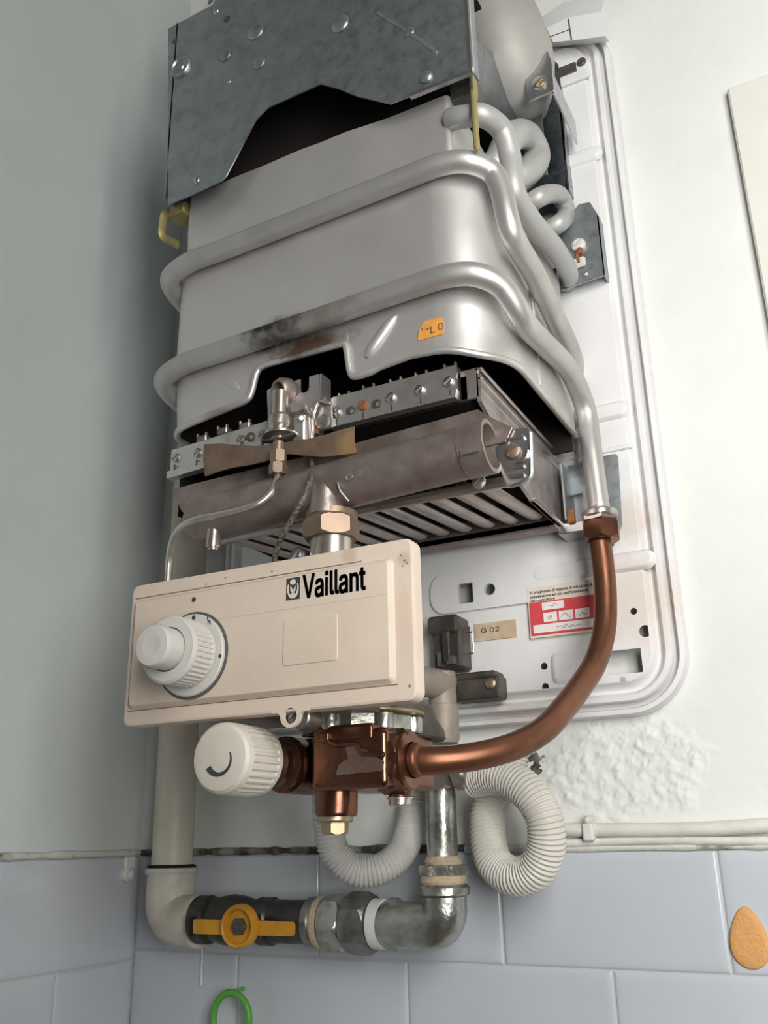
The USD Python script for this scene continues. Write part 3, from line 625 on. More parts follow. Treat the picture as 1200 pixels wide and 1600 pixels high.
# right side panel with its ribs
sp = Polygon([(-.186, .333), (-.186, .352), (-.029, .352), (-.029, .296), (-.098, .296), (-.118, .300), (-.130, .308), (-.150, .318)])
part(BU, 'side_panel', cat(yz(sp, .2990, .3015), bx(.2975, .3032, -.186, -.029, .3535, .3565, .001), bx(.298, .3026, -.186, -.029, .347, .350, .001), bx(.298, .3020, -.186, -.029, .340, .3425, .001), bx(.298, .3038, -.1, -.029, .296, .2985, .0008), bx(.288, .3005, -.186, -.1835, .336, .3565, .0006)), 'burner_steel', 'right side panel of the burner', smooth=25)
def strip(p0, p1, hgt, yb):
    (xa, za), (xb, zb_) = p0, p1
    pl = Polygon([(xa, za), (xb, zb_), (xb, zb_+hgt), (xa, za+hgt)]).buffer(-.001).buffer(.001)
    lo = Polygon([(xa, za-.0055), (xb, zb_-.0055), (xb+.001, zb_), (xa, za)])
    return cat(xz(pl, yb-.003, yb), xz(lo, yb-.0062, yb))
YBu = -.1885
s0, s1 = Y(270, 741, YBu), Y(420, 700, YBu); t0, t1 = Y(521, 664, YBu), Y(717, 616, YBu)
stp = part(BU, 'front_strip', strip((s0[0], s0[2]), (Y(505, 672, YBu)[0], Y(505, 672, YBu)[2]), .0175, YBu), 'strip_steel', 'left screwed strip')
stp2 = part(BU, 'front_strip', strip((t0[0], t0[2]+.001), (t1[0], t1[2]+.001), .0175, YBu), 'strip_steel', 'right screwed strip')
for st, L in ((stp, ((276, 716), (310, 708), (378, 688), (412, 680))), (stp2, ((527, 645), (568, 634), (612, 622), (657, 610), (702, 597)))):
    for px, py in L:
        p = Y(px, py, YBu-.003)
        part(st, 'screw', screw(p, NY, .0036, .0022), 'galvanised_bright' if px != 568 else 'rust')
        part(st, 'slit', bx(p[0]+.001, p[0]+.0022, YBu-.0066, YBu-.0028, p[2]-.0105, p[2]-.0065), 'dark_steel')
for st, L in ((stp, ((393, 683),)), (stp2, ((550, 643), (590, 632)))):
    for px, py in L: part(st, 'gas_port', cat(lathe([(.0036, 0), (.0030, .0016), (.0022, .0016)], Y(px-1, py, YBu-.003), NY, 16), cyl(Y(px, py, YBu-.0028), Y(px, py, YBu-.0050), .0021)), 'dark_steel')
for px, py in ((705, 576), (660, 589), (620, 599), (578, 609), (540, 621), (385, 664), (350, 672), (318, 684)):
    p = Y(px, py, -.186); part(BU, 'spring_clip', cat(bx(p[0]-.0045, p[0]+.0045, -.189, -.180, p[2]-.004, p[2]+.001, .0008), bx(p[0]-.0045, p[0]-.003, -.189, -.186, p[2], p[2]+.003, .0004), bx(p[0]+.003, p[0]+.0045, -.189, -.186, p[2], p[2]+.003, .0004)), 'burner_steel')
# slanting bars underneath
fr0, fr1 = Y(560, 797, -.168), Y(795, 752, -.168); rr0, rr1 = Y(650, 860, -.045), Y(850, 812, -.045)
part(BU, 'rail', sweep([(.085, -.168, fr0[2]-.003), tuple(fr0), tuple(fr1)], .0035, 10), 'burner_steel', smooth=True)
zr = (rr0[2]+rr1[2])/2
part(BU, 'rail', cat(bx(.0705, .3000, -.046, -.031, zr-.003, zr+.003, .001), bx(.0705, .3000, -.046, -.044, zr-.003, zr+.012, .0005)), 'burner_brown')
for i in range(12):
    xb = .083+i*.0182
    # curved slat: an arc section swept from front to back
    sec = [(xb+.0075*math.cos(t)-.003, .0075*math.sin(t)) for t in np.linspace(math.radians(140), math.radians(260), 8)]
    sec = [(xb-.007, .012), (xb-.0052, .006), (xb-.002, .0015), (xb+.003, -.001), (xb+.008, -.0008), (xb+.0105, .0012)]
    z_f, z_b = (fr0[2]+fr1[2])/2+.0025, zr-.002+.004
    th = .0009
    rows = []
    for y, zz in ((-.168, z_f), (-.11, (z_f+z_b)/2), (-.054, z_b)):
        rows.append([(a, y, zz+b) for a, b in sec]+[(a, y, zz+b+th) for a, b in reversed(sec)])
    part(BU, 'burner_bar', outward(grid_mesh(rows)), 'burner_steel', smooth=40)
part(BU, 'tray_floor', bx(.075, .29, -.18, -.045, .318, .320), 'dark_steel')

# ---- gas manifold in front of the burner
YM = -.213
m0, m1 = Y(312, 815, YM), Y(768, 697, YM)
dM = (m1-m0)/np.linalg.norm(m1-m0); RM = .0152
mf = part(H, 'gas_manifold', cat(lathe([(.004, -.007), (.010, -.006), (RM-.001, -.0015), (RM, .003), (RM, np.linalg.norm(m1-m0)-.016), (RM+.0006, np.linalg.norm(m1-m0)-.0155), (RM+.0006, np.linalg.norm(m1-m0)), (RM-.002, np.linalg.norm(m1-m0)), (RM-.003, np.linalg.norm(m1-m0)-.012), (.0005, np.linalg.norm(m1-m0)-.014)], m0, dM, 36)), 'burner_brown', 'brown steel gas manifold tube', smooth=40)
fl = pxpoly([(270, 766), (300, 757), (500, 708), (747, 640), (762, 650), (800, 668), (790, 690), (500, 760), (300, 806), (285, 800)], -.203)
part(mf, 'flange', cat(xz(fl, -.2035, -.202)), 'burner_brown', 'flat flange above the tube')
part(mf, 'weld_line', sweep([Y(300, 796, -.208)+A([0, 0, .004]), Y(520, 742, -.208)+A([0, 0, .004]), Y(740, 672, -.208)+A([0, 0, .004])], .0008, 6), 'rust', smooth=True)
nk0 = Y(520, 750, YM); nk1 = Y(515, 806, YM-.001)
nx = nk0[0]; 
NKZ = Y(517, 806, YM)[2]
neck = part(mf, 'neck', lathe([(.0030, -.0045), (.0070, -.0030), (.0093, .0005), (.0097, .006), (.0098, .0135), (.0106, .015), (.0106, .020)], (nx-.001, YM-.0062, NKZ+.0178), (0, 0, -1), 30), 'burner_brown', 'steel tee neck', smooth=40)
zt_ = Y(517, 803, YM)[2]
part(neck, 'seam', sweep([Y(527, 754, YM-.0152), Y(532, 768, YM-.0150), Y(545, 783, YM-.0120)], .0006, 6), 'strip_steel', smooth=True)
un = part(H, 'union_nut', cat(lathe([(.0125, 0), (.0158, .001), (.0158, .0045), (.0150, .0055)], (nx-.001, YM, zt_+.0008), (0, 0, -1), 36), hexnut((nx-.001, YM, zt_-.0042), (nx-.001, YM, zt_-.0165), .0172, .35)), 'brass_nut', 'large brass union nut under the manifold')
part(H, 'gas_inlet_stub', cyl((nx-.001, YM, zt_-.016), (nx-.001, YM, .205), .0128), 'nickel', 'steel stub below the union nut')
c = Y(465, 868, -.215)
part(H, 'blanking_screw', cat(cyl(c+A([.004, .012, -.002]), c, .0055), screw(c, (-.3, -.9, .2), .0052)), 'galvanised_bright', 'bright screw above the panel')
p = Y(334, 832, YM-.006)
part(mf, 'test_nipple', lathe([(.0032, -.010), (.0046, -.004), (.0046, .009), (.0040, .0105), (.0032, .0105), (.0030, .012)], p, (0, 0, -1), 18), 'nickel', smooth=30)
part(mf, 'bolt', screw(Y(749, 754, -.20), NY, .0042), 'burner_steel')
part(mf, 'stamped_code', text('G 2', tuple(Y(540, 752, YM-.0148)[[0, 2]]), .0035, YM-.0148, .0004, False, .011, .16), 'strip_steel', smooth=False)
ln = [Y(722, 712, YM-.0149), Y(748, 705, YM-.0149)]
part(mf, 'stamped_mark', cat(sweep(ln, .0005, 6), sweep([Y(719, 705, YM-.0149), Y(720, 717, YM-.0149)], .0005, 6)), 'dark_steel')
# galvanised end bracket
ep = pxpoly([(770, 680), (800, 671), (826, 670), (831, 680), (832, 745), (824, 754), (800, 760), (792, 762), (784, 740)], -.2)
eb = part(mf, 'end_bracket', cat(xz(ep, -.2008, -.199), *[bx(Y(796, py, -.2)[0], Y(822, py, -.2)[0], -.2035, -.2, Y(800, py+5, -.2)[2], Y(800, py, -.2)[2], .0009) for py in (686, 730, 744)], sweep(fillet([Y(804, 722, -.202), Y(823, 718, -.202), Y(826, 704, -.202)], .006), .0013, 8), sweep(fillet([Y(829, 676, -.201), Y(831, 745, -.201), Y(815, 755, -.201), Y(798, 760, -.201)], .006), .0012, 8)), 'galvanised_bright', 'bright bracket with slots at the end of the manifold')
part(eb, 'brass_screw', screw(Y(803, 706, -.201), NY, .0046), 'brass_nut')

# ---- pilot burner, heat shield, thin tube and thermocouple
YPi = -.2
pl = pxpoly([(417, 610), (425, 605), (499, 584), (500, 620), (492, 628), (490, 690), (420, 694)], YPi)
sl = Y(476, 592, YPi); slot = sbox(sl[0]-.0035, Y(476, 606, YPi)[2], sl[0]+.0035, Y(476, 580, YPi)[2]).union(Point(sl[0], Y(476, 606, YPi)[2]).buffer(.0035))
PI = part(H, 'pilot_burner', cat(xz(pl.difference(slot), YPi, YPi+.0013), bx(Y(500, 584, YPi)[0], Y(500, 584, YPi)[0]+.0012, YPi, YPi+.012, Y(500, 622, YPi)[2], Y(500, 584, YPi)[2]), xz(pxpoly([(492, 628), (518, 633), (520, 668), (495, 676)], -.196), -.197, -.195)), 'strip_steel', 'pilot burner and igniter on a slotted steel plate')
c0 = Y(438, 612, -.207); c1 = Y(436, 690, -.207)
part(PI, 'pilot_tube', cat(cyl((c0[0], -.207, c0[2]), (c0[0], -.207, c1[2]), .0058), lathe([(.0045, 0), (.0080, .004), (.0083, .010), (.0062, .013)], (c0[0], -.207, Y(436, 646, -.207)[2]), (0, 0, -1), 20), hexnut((c0[0], -.207, Y(436, 664, -.207)[2]), (c0[0], -.207, Y(436, 676, -.207)[2]), .0062), lathe([(.006, 0), (.0115, .002), (.0115, .0035), (.004, .005)], (c0[0]+.001, -.207, Y(436, 676, -.207)[2]), (0, 0, -1), 24)), 'nickel', 'nickel pilot jet', smooth=35)
e = Y(449, 606, -.204)
part(PI, 'flame_hood', cat(lathe([(.0085, 0), (.0088, .006), (.0070, .009), (.0055, .009), (.0050, .003)], e+A([-.002, .004, 0]), (-.3, -.9, -.25), 24)), 'burner_brown', smooth=35)
part(PI, 'igniter_block', cat(bx(Y(459, 640, -.205)[0], Y(477, 640, -.205)[0], -.206, -.199, Y(470, 690, -.205)[2], Y(470, 648, -.205)[2], .001), xz(pxpoly([(460, 630), (482, 635), (482, 642), (462, 648)], -.204), -.208, -.2), cyl(Y(471, 653, -.206), Y(471, 653, -.209), .0022)), 'strip_steel')
part(PI, 'side_post', cat(sweep(fillet([Y(486, 690, -.2), Y(489, 650, -.2), Y(497, 624, -.2), Y(516, 630, -.2)], .004), .0014, 8)), 'strip_steel', smooth=True)
part(PI, 'retaining_screw', screw(Y(506, 660, -.198), NY, .0055, .003), 'nickel')
part(PI, 'rust_streak', xz(pxpoly([(489, 662), (499, 668), (498, 678), (489, 676)], -.1975), -.1985, -.197), 'rust')
def strip_surface(top, bot, y, bow):
    n = len(top); R = []
    for i in range(n):
        t = i/(n-1); yy = y-bow*math.sin(np.pi*t)
        a, b = Y(*top[i], yy), Y(*bot[i], yy); mid = (a+b)/2+A([0, -.0016, 0])
        fr_ = [a, mid, b]; R.append(fr_+[q+A([0, .0012, 0]) for q in reversed(fr_)])
    return outward(grid_mesh(R))
top = [(319, 694), (345, 693), (372, 695), (400, 697), (428, 695), (452, 690), (480, 686), (506, 680), (530, 672), (553, 666)]
bot = [(320, 744), (342, 736), (365, 730), (392, 726), (420, 719), (450, 709), (478, 712), (505, 714), (530, 711), (556, 708)]
part(H, 'heat_shield', strip_surface(top, bot, -.214, .002), 'heat_brown', 'narrow brown heat-discoloured strip across the burner', smooth=35)
part(H, 'shield_tab', cat(sweep([Y(412, 690, -.213), Y(440, 688, -.217), Y(462, 678, -.214)], [.003, .004, .0025], 10, flat=.35)), 'dark_steel', smooth=True)
YT = -.222
pn = Y(435, 705, YT)
part(H, 'pilot_nut', cat(hexnut((pn[0], YT, Y(435, 705, YT)[2]), (pn[0], YT, Y(435, 724, YT)[2]), .0054, .2), hexnut((pn[0], YT, Y(435, 724.5, YT)[2]), (pn[0], YT, Y(435, 742, YT)[2]), .0058, .5), cyl((pn[0], YT, Y(435, 690, YT)[2]), (pn[0], YT, Y(435, 708, YT)[2]), .0036)), 'brass_nut', 'two small brass nuts on the pilot tube')
tp = [(pn[0], YT, Y(434, 738, YT)[2]), Y(432, 752, YT-.002), Y(424, 770, YT-.006), Y(405, 786, YT-.01), Y(375, 797, YT-.013), Y(330, 807, YT-.016), Y(300, 814, YT-.018), Y(281, 825, -.238), Y(269, 846, -.235), Y(264, 875, -.230), Y(262, 905, -.228), Y(262, 935, -.226)]
part(H, 'pilot_gas_tube', sweep(spline(tp, 8), .00205, 12), 'thin_pipe', 'thin bent silver tube from pilot to panel', smooth=True)
tw = [Y(486, 718, -.205), Y(488, 733, -.215), Y(484, 752, -.235), Y(472, 782, -.238), Y(452, 818, -.236), Y(438, 845, -.232), Y(430, 870, -.228), Y(428, 892, -.225)]
part(H, 'thermocouple_wire', sweep(spline(tw, 8), .00175, 10), 'wire', 'dark braided wire hanging from the burner', smooth=True)

# ================================================================== gas control behind the panel
part(H, 'gas_control', cat(bx(.115, .240, -.232, -.16, .160, .222, .004), bx(.130, .238, -.235, -.17, .150, .165, .002)), 'cast_beige', 'cast gas control block behind the panel', smooth=30)
vx = Y(692, 1100, -.062)[0]
part(H, 'gas_inlet', cat(cyl((vx, -.062, Y(692, 1050, -.062)[2]), (vx, -.062, Y(690, 1163, -.062)[2]), .0098), lathe([(.0085, 0), (.0107, .002), (.0107, .025), (.009, .028)], (vx, -.062, Y(692, 1098, -.062)[2]), (0, 0, -1), 28), sweep(fillet([(vx, -.062, Y(692, 1060, -.062)[2]), (vx, -.062, .186), (vx-.03, -.15, .186)], .015), .0105, 20)), 'cast_beige', 'grey-brown gas inlet with a sleeve', smooth=40)
b0, b1 = Y(668, 965, -.040), Y(728, 1042, -.040)
sw = part(H, 'switch_box', cat(bx(b0[0]+.002, b1[0]-.004, -.038, YP, b1[2], b0[2]-.004, .002), bx(b0[0], b1[0]-.005, -.042, YP, b0[2]-.014, b0[2], .002), bx(b0[0]+.012, b0[0]+.018, -.043, -.03, b1[2]+.005, b0[2]-.012, .001)), 'bakelite', 'dark brown plastic switch box')
part(sw, 'terminal', cat(bx(b0[0]+.008, b0[0]+.011, -.043, -.03, b1[2]+.002, b1[2]+.012), bx(b0[0]+.015, b0[0]+.021, -.0425, -.03, b1[2]+.003, b1[2]+.009)), 'galv_dirty')
part(sw, 'wire_clip', sweep(fillet([(b1[0]-.004, -.026, b0[2]-.012), (b1[0]+.001, -.026, b0[2]-.012), (b1[0]+.001, -.026, b0[2]-.028), (b1[0]-.004, -.026, b0[2]-.028)], .001), .0006, 6), 'galvanised_bright')
d0, d1 = Y(705, 1052, -.034), Y(781, 1090, -.034)
tb_ = part(H, 'terminal_block', cat(bx(d0[0], d1[0], -.034, YP, d1[2], d0[2]-.004, .0015), bx(d0[0]+.002, d1[0]-.002, -.036, YP, d0[2]-.006, d0[2]-.001, .0012)), 'bakelite', 'dark plastic terminal block')
part(tb_, 'brass_screw', screw(Y(767, 1068, -.034), NY, .0042), 'brass')

# ---- cream control panel
YC = -.245
px0, px1, pz0, pz1 = .0885, .2805, .148, .2335
rs = [(rrect(px0+i, px1-i, pz0+i, pz1-i, max(.005-i, .001), 6), y) for i, y in ((0.0010, YC+.010), (0, YC+.009), (0, YC+.0015), (.0005, YC+.0004), (.0015, YC))]
body = terrace(rs, cap1=False, cap0=False)
tabc = Y(453, 1120, YC); TX, TZ = tabc[0], tabc[2]+.0005
tab = Point(TX, TZ).buffer(.0062, 16).union(sbox(TX-.0055, TZ, TX+.0055, pz0+.002)).union(sbox(TX-.012, pz0-.0005, TX+.012, pz0+.002)).buffer(-.003).buffer(.003).union(sbox(TX-.012, pz0, TX+.012, pz0+.002))
tab = tab.buffer(.003).buffer(-.003)
ring_c = Y(293, 1023, YC-.004); KX, KZ = .1405, .1845
face = Polygon(rrect(px0+.0015, px1-.0015, pz0+.0015, pz1-.0015, .0035, 6))
facem = xz(face.union(tab).difference(Point(TX, TZ).buffer(.0042, 16)), YC, YC+.0025)
CP = part(H, 'control_panel', cat(body, facem), 'cream_plastic', 'cream plastic control panel with brand lettering and a knob', smooth=35)
ix0, ix1, iz0, iz1 = px0+.0035, px1-.0105, pz0+.0085, pz1-.009
# raised field, its groove and the debossed square (joints are recessed)
HF = .0032
rs = [(rrect(ix0+i, ix1-i, iz0+i, iz1-i, max(.0045-i, .0008), 6), y) for i, y in ((0, YC+.0005), (.0012, YC-.0002), (.0028, YC-HF*.9), (.0036, YC-HF))]
part(CP, 'raised_field', terrace(rs), 'cream_plastic', smooth=40)
YF = YC-HF
part(CP, 'groove', sweep([(px0+.0035, YC-.0001, iz0+.0004), (ix1, YC-.0001, iz0+.0004)], .0003, 6), 'groove_dirt_shade', 'line painted in for the shading along the lower groove')
part(CP, 'groove', sweep([(px0+.0035, YC-.0001, iz1+.0002), (ix1-.02, YC-.0001, iz1+.0001)], .0003, 6), 'groove_dirt_shade', 'line of dirt in the upper groove')
zsm = (Y(350, 968, YF)[2]+Y(615, 925, YF)[2])/2
part(CP, 'seam', bx(ix0+.003, ix1-.0035, YF-.00015, YF+.0002, zsm-.00022, zsm+.00022), 'cream_shade')
sq = [Y(px, py, YF) for px, py in ((443, 978), (528, 950), (530, 1032), (446, 1041))]
sx0, sx1, sz0, sz1 = sq[0][0], sq[1][0], (sq[2][2]+sq[3][2])/2, (sq[0][2]+sq[1][2])/2
sqo = Polygon(rrect(sx0, sx1, sz0, sz1, .0016, 5))
part(CP, 'blank_field', terrace([(rrect(sx0+i, sx1-i, sz0+i, sz1-i, .0014, 5), y) for i, y in ((0, YF+.0002), (.0003, YF-.0005), (.0009, YF-.0007))]), 'cream_plastic', 'blank rounded square', smooth=40)
em0, em1 = Y(447.5, 940, YF), Y(469, 905, YF)
ex0, ex1, ez0, ez1 = em0[0], em1[0], Y(458, 937, YF)[2], Y(458, 903, YF)[2]
def EP(u, v): return (ex0+u*(ex1-ex0), ez0+v*(ez1-ez0))
em = part(CP, 'emblem', xz(sbox(ex0, ez0, ex1, ez1), YF-.0003, YF+.0001), 'print_dark', 'dark square emblem')
ell = lambda u, v, a, b: affinity.scale(Point(*EP(u, v)).buffer(1, 16), a*(ex1-ex0), b*(ez1-ez0))
egg = ell(.5, .5, .42, .46)
shapes = [ell(.5, .80, .22, .12), egg.difference(ell(.5, .56, .33, .40)).intersection(sbox(*EP(0, .05), *EP(1, .72))), ell(.5, .17, .30, .10)]
for pts_ in ([(.30, .62), (.36, .62), (.50, .40), (.46, .34), (.32, .40)], [(.70, .62), (.64, .62), (.52, .40), (.56, .34), (.68, .40)], [(.42, .42), (.47, .38), (.47, .24), (.42, .26)], [(.58, .42), (.53, .38), (.53, .24), (.58, .26)]):
    shapes.append(Polygon([EP(*q) for q in pts_]))
part(em, 'emblem_figure', xz(unary_union(shapes), YF-.0005, YF-.0003), 'print_cream')
l0, l1 = Y(473, 937, YF), Y(573, 917, YF)
w0 = meshkit.text_mesh('Vaillant', 1.0, .1, True); wb_ = w0.bounds
zl_ = (Y(480, 935, YF)[2]+Y(565, 920, YF)[2])/2
part(CP, 'brand_lettering', cat(*[text('Vaillant', (l0[0]+e, zl_), .0128, YF, .0003, True, l1[0]-l0[0]-.0007) for e in (0, .00025)]), 'print_dark', 'bold dark brand lettering', smooth=False)
dt = Y(303, 937, YF)
part(CP, 'pointer_dot', cyl(dt, dt+A([0, -.0003, 0]), .0015, c=.0001), 'print_dark')
dial = part(CP, 'dial_ring', cat(lathe([(.0236, 0), (.0236, .0022), (.0228, .0028), (.018, .0028)], (KX, YF+.0002, KZ), NY, 56)), 'white_plastic', 'white dial ring', smooth=35)
part(dial, 'dial_gap', lathe([(.0252, 0), (.0252, .0006), (.0238, .0006)], (KX, YF, KZ), NY, 56), 'ring_dark', 'dark gap round the dial')
YD = YF-.0026
g = lambda px, py: Y(px, py, YD)
part(dial, 'dial_symbol', cat(cyl(g(303, 965), g(303, 965)+A([0, -.0003, 0]), .0013, c=.0001), sweep([g(324, 967)+A([0, 0, .0012]), g(326, 973), g(328, 969), g(328.5, 976)], .0004, 6), cyl(g(344, 1025), g(344, 1025)+A([0, -.0003, 0]), .0011, c=.0001)), 'print_dark', 'dot, spark and flame marks')
def ribbed(prof, p0, d, n, depth, r_from, r_to):
    """lathe with n flutes between the two profile indices"""
    d, u, v = frame(d); m = n*6; th = np.arange(m)*2*np.pi/m; R = []
    for i, (r, t) in enumerate(prof):
        k = depth if r_from <= i <= r_to else 0
        rad = r-k*np.clip(np.cos(n*th)*1.6, -1, 1)*.5-k*.5
        R.append(A(p0)+d*t+np.cos(th)[:, None]*u*rad[:, None]+np.sin(th)[:, None]*v*rad[:, None])
    return outward(grid_mesh(R))
kn = part(CP, 'knob', ribbed([(.0175, 0), (.0190, .0006), (.0190, .002), (.0190, .0025), (.0192, .016), (.0192, .0165), (.0190, .0178), (.0176, .0188), (.0125, .0190), (.0122, .0150), (.001, .0145)], (KX, YF-.0028, KZ), NY, 40, .0008, 3, 4), 'white_plastic', 'white ribbed knob', smooth=30)
part(kn, 'push_button', lathe([(.0116, -.004), (.0118, .0285), (.0116, .0305), (.0108, .0316), (.0070, .0320), (.0052, .0320), (.0048, .0317), (.0005, .0317)], (KX, YF-.003, KZ), NY, 40), 'white_plastic', 'round push button', smooth=40)
part(CP, 'fixing_screw', cat(cyl((TX+.0012, YC+.006, TZ), (TX+.0012, YC+.02, TZ), .0070), screw((TX, YC+.006, TZ), NY, .0045)), 'galv_dirty', 'dull screw behind the tab')
for px, py, r in ((626, 868, .0006), (632, 876, .0007), (629, 884, .0005), (636, 880, .0005), (640, 1072, .0008), (425, 893, .0007), (322, 913, .0007), (352, 903, .0006), (208, 1018, .0008)): part(CP, 'speck', dome(Y(px, py, YC), NY, r, .0002, 8, 3), 'groove_dirt_shade')

# ---- copper water valve with its knob
LKX, LKZ = .1655, .1262
wv = part(H, 'water_valve', cat(rbx(.198, .246, -.213, -.15, .109, .141, .004), cyl((LKX, -.19, LKZ), (LKX+.0, -.15, LKZ), .0165), bx(.16, .205, -.178, -.148, .112, .142, .003),
        rbx(.200, .238, -.2135, -.17, .134, .1435, .002)), 'copper', 'copper-coloured water valve casting', smooth=35)
part(wv, 'reflection_patch', xz(pxpoly([(540, 1168), (555, 1165), (572, 1172), (600, 1190), (596, 1205), (525, 1212), (530, 1195), (545, 1185)], -.2135).buffer(-.0008).buffer(.0008), -.2142, -.2130), 'copper_reflection', 'pale patch painted in for a reflection')  # pale shape stands in for the reflection on the casting
part(wv, 'casting_step', cat(sweep(fillet([Y(508, 1155, -.214), Y(528, 1164, -.214), Y(556, 1162, -.214), Y(566, 1178, -.214), Y(600, 1179, -.214)], .002), .0014, 8), rbx(*sorted((Y(502, 1150, -.214)[0], Y(516, 1150, -.214)[0])), -.216, -.20, Y(510, 1160, -.214)[2], Y(510, 1143, -.214)[2], .0015)), 'copper', smooth=True)
stem = [(.0150, -.045), (.0150, -.004), (.0118, -.004), (.0118, .003), (.0148, .004), (.0148, .012), (.0112, .013), (.0112, .018), (.0138, .019), (.0138, .024), (.0095, .026), (.0095, .042)]
part(wv, 'stem', lathe(stem, (LKX, -.182, LKZ), NY, 36), 'copper_dark', 'dark stepped stem', smooth=30)
KR = .0192
lk = part(wv, 'knob', ribbed([(.0175, 0), (KR, .001), (KR, .004), (KR, .005), (KR, .0275), (KR, .0285), (KR-.0006, .0318), (KR-.0022, .0336), (KR-.006, .0346), (.001, .0352)], (LKX, -.2185, LKZ), NY, 30, .0009, 3, 4), 'knob_white', 'white ribbed knob', smooth=30)
# crescent marking widening downwards on the knob face
cr = []
n = 24
for i in range(n+1):
    t = math.radians(25-i*(175)/n); ww = .0004+.0028*(i/n)**1.2; cr.append((math.cos(t), math.sin(t), ww))
kc = (LKX+.001, LKZ-.001); R0 = .0078
outer = [(kc[0]+(R0+w/2)*c, kc[1]+(R0+w/2)*s) for c, s, w in cr]; inner = [(kc[0]+(R0-w/2)*c, kc[1]+(R0-w/2)*s) for c, s, w in cr]
part(lk, 'crescent_mark', xz(Polygon(outer+inner[::-1]), -.2185-.0354, -.2185-.0346), 'print_dark', 'dark crescent mark', smooth=False)
# outlet nut, ring, plugs
oc = Y(640, 1188, -.195); OZ = oc[2]; OY = -.195; OX = oc[0]
on = part(wv, 'outlet_nut', cat(hexnut((OX-.018, OY, OZ), (OX-.001, OY, OZ), .0178, .5), lathe([(.0150, 0), (.0160, .0012), (.0158, .003), (.0145, .0042), (.0098, .0042), (.0095, .001)], (OX-.002, OY, OZ), PX_, 36)), 'copper', 'copper union nut at the outlet', smooth=30)
c = Y(530, 1235, -.185)
part(wv, 'lower_boss', cat(lathe([(.0125, 0), (.0120, .018), (.0112, .020)], (c[0], -.188, .116), (0, 0, -1), 30), lathe([(.009, 0), (.009, .017)], (c[0]-.012, -.175, .115), (0, 0, -1), 20)), 'copper', smooth=35)
part(wv, 'drain_plug', cat(lathe([(.0098, 0), (.0104, .0008), (.0104, .003), (.0095, .004)], (c[0]-.001, -.188, .0968), (0, 0, -1), 28), hexnut((c[0]-.001, -.188, .0935), (c[0]-.001, -.188, .0865), .0078, .3)), 'brass', 'brass drain plug')
c2 = Y(625, 1240, -.19)
part(wv, 'side_boss', cat(lathe([(.0085, 0), (.0062, .012), (.0062, .0135)], (c2[0], -.19, .118), (0, 0, -1), 24)), 'copper_dark', smooth=35)
part(wv, 'small_plug', cat(lathe([(.0062, 0), (.0072, .0005), (.0072, .0012), (.0062, .0015), (.0062, .0040), (.0055, .0048)], (c2[0], -.19, Y(625, 1245, -.19)[2]), (0, 0, -1), 24)), 'nickel', 'small slotted plug', smooth=30)
vcx, vcy = .212, -.178
part(wv, 'diaphragm_ring', cat(lathe([(.031, 0), (.032, .0008), (.032, .0085), (.031, .0095)], (vcx, vcy, .1415), PZ, 10), *[cyl((vcx+.030*math.cos(t), vcy+.030*math.sin(t), .141), (vcx+.030*math.cos(t), vcy+.030*math.sin(t), .151), .0058) for t in np.arange(6)*np.pi/3+.4]), 'galv_pipe', 'grey metal ring with lobes above the valve', smooth=25)
part(wv, 'gasket', lathe([(.034, 0), (.0345, .0006), (.0345, .0014), (.034, .002)], (vcx+.003, vcy, .151), PZ, 40), 'brass', 'thin brass-coloured gasket plate', smooth=30)
part(wv, 'diaphragm_cover', lathe([(.031, 0), (.029, .004), (.022, .007), (.02, .02)], (vcx, vcy, .152), PZ, 36), 'dark_steel', smooth=30)
part(wv, 'bonnet', lathe([(.024, 0), (.025, .001), (.024, .006), (.019, .014), (.017, .02)], (.226, -.150, .139), PZ, 30), 'bakelite', smooth=30)

# ---- copper outlet pipe with its joint
def qd(px, py, y): return Y(px, py, y)
pp = [qd(937, 845, -.05), qd(942, 880, -.051), qd(946, 930, -.054), qd(944, 985, -.061), qd(930, 1035, -.075), qd(905, 1075, -.096), qd(880, 1108, -.118), qd(852, 1138, -.138), qd(815, 1161, -.156), qd(770, 1176, -.171), qd(715, 1186, -.184), qd(670, 1189, -.192), A([OX-.003, OY, OZ])]
cp = part(H, 'outlet_pipe', sweep(spline(pp, 8), .0076, 24), 'copper_pipe', 'bent copper pipe from the valve up to the silver tube', smooth=True)
part(cp, 'bead', lathe([(.0076, -.001), (.0090, .001), (.0094, .003), (.0088, .005), (.0074, .0065)], (OX+.001, OY, OZ), PX_, 28), 'copper_pipe', smooth=True)
jt = qd(937, 806, -.05); jd = (qd(937, 850, -.05)-qd(935, 800, -.05)); jd = A([0.002, 0, -1.0])
part(cp, 'nickel_collar', cat(lathe([(.0095, 0), (.0122, .0008), (.0126, .0016), (.0126, .0046), (.0120, .0056)], jt+A([0, 0, .0035]), jd, 32), hexnut(jt+A([0, 0, -.001]), jt+A([0, 0, -.0045]), .0128, .2)), 'nickel', 'nickel collar')
part(cp, 'joint_nut', hexnut(jt+A([.0005, 0, -.0045]), jt+A([.0005, 0, -.0185]), .0132, .35, c=.16), 'copper', 'copper hex nut', smooth=25)

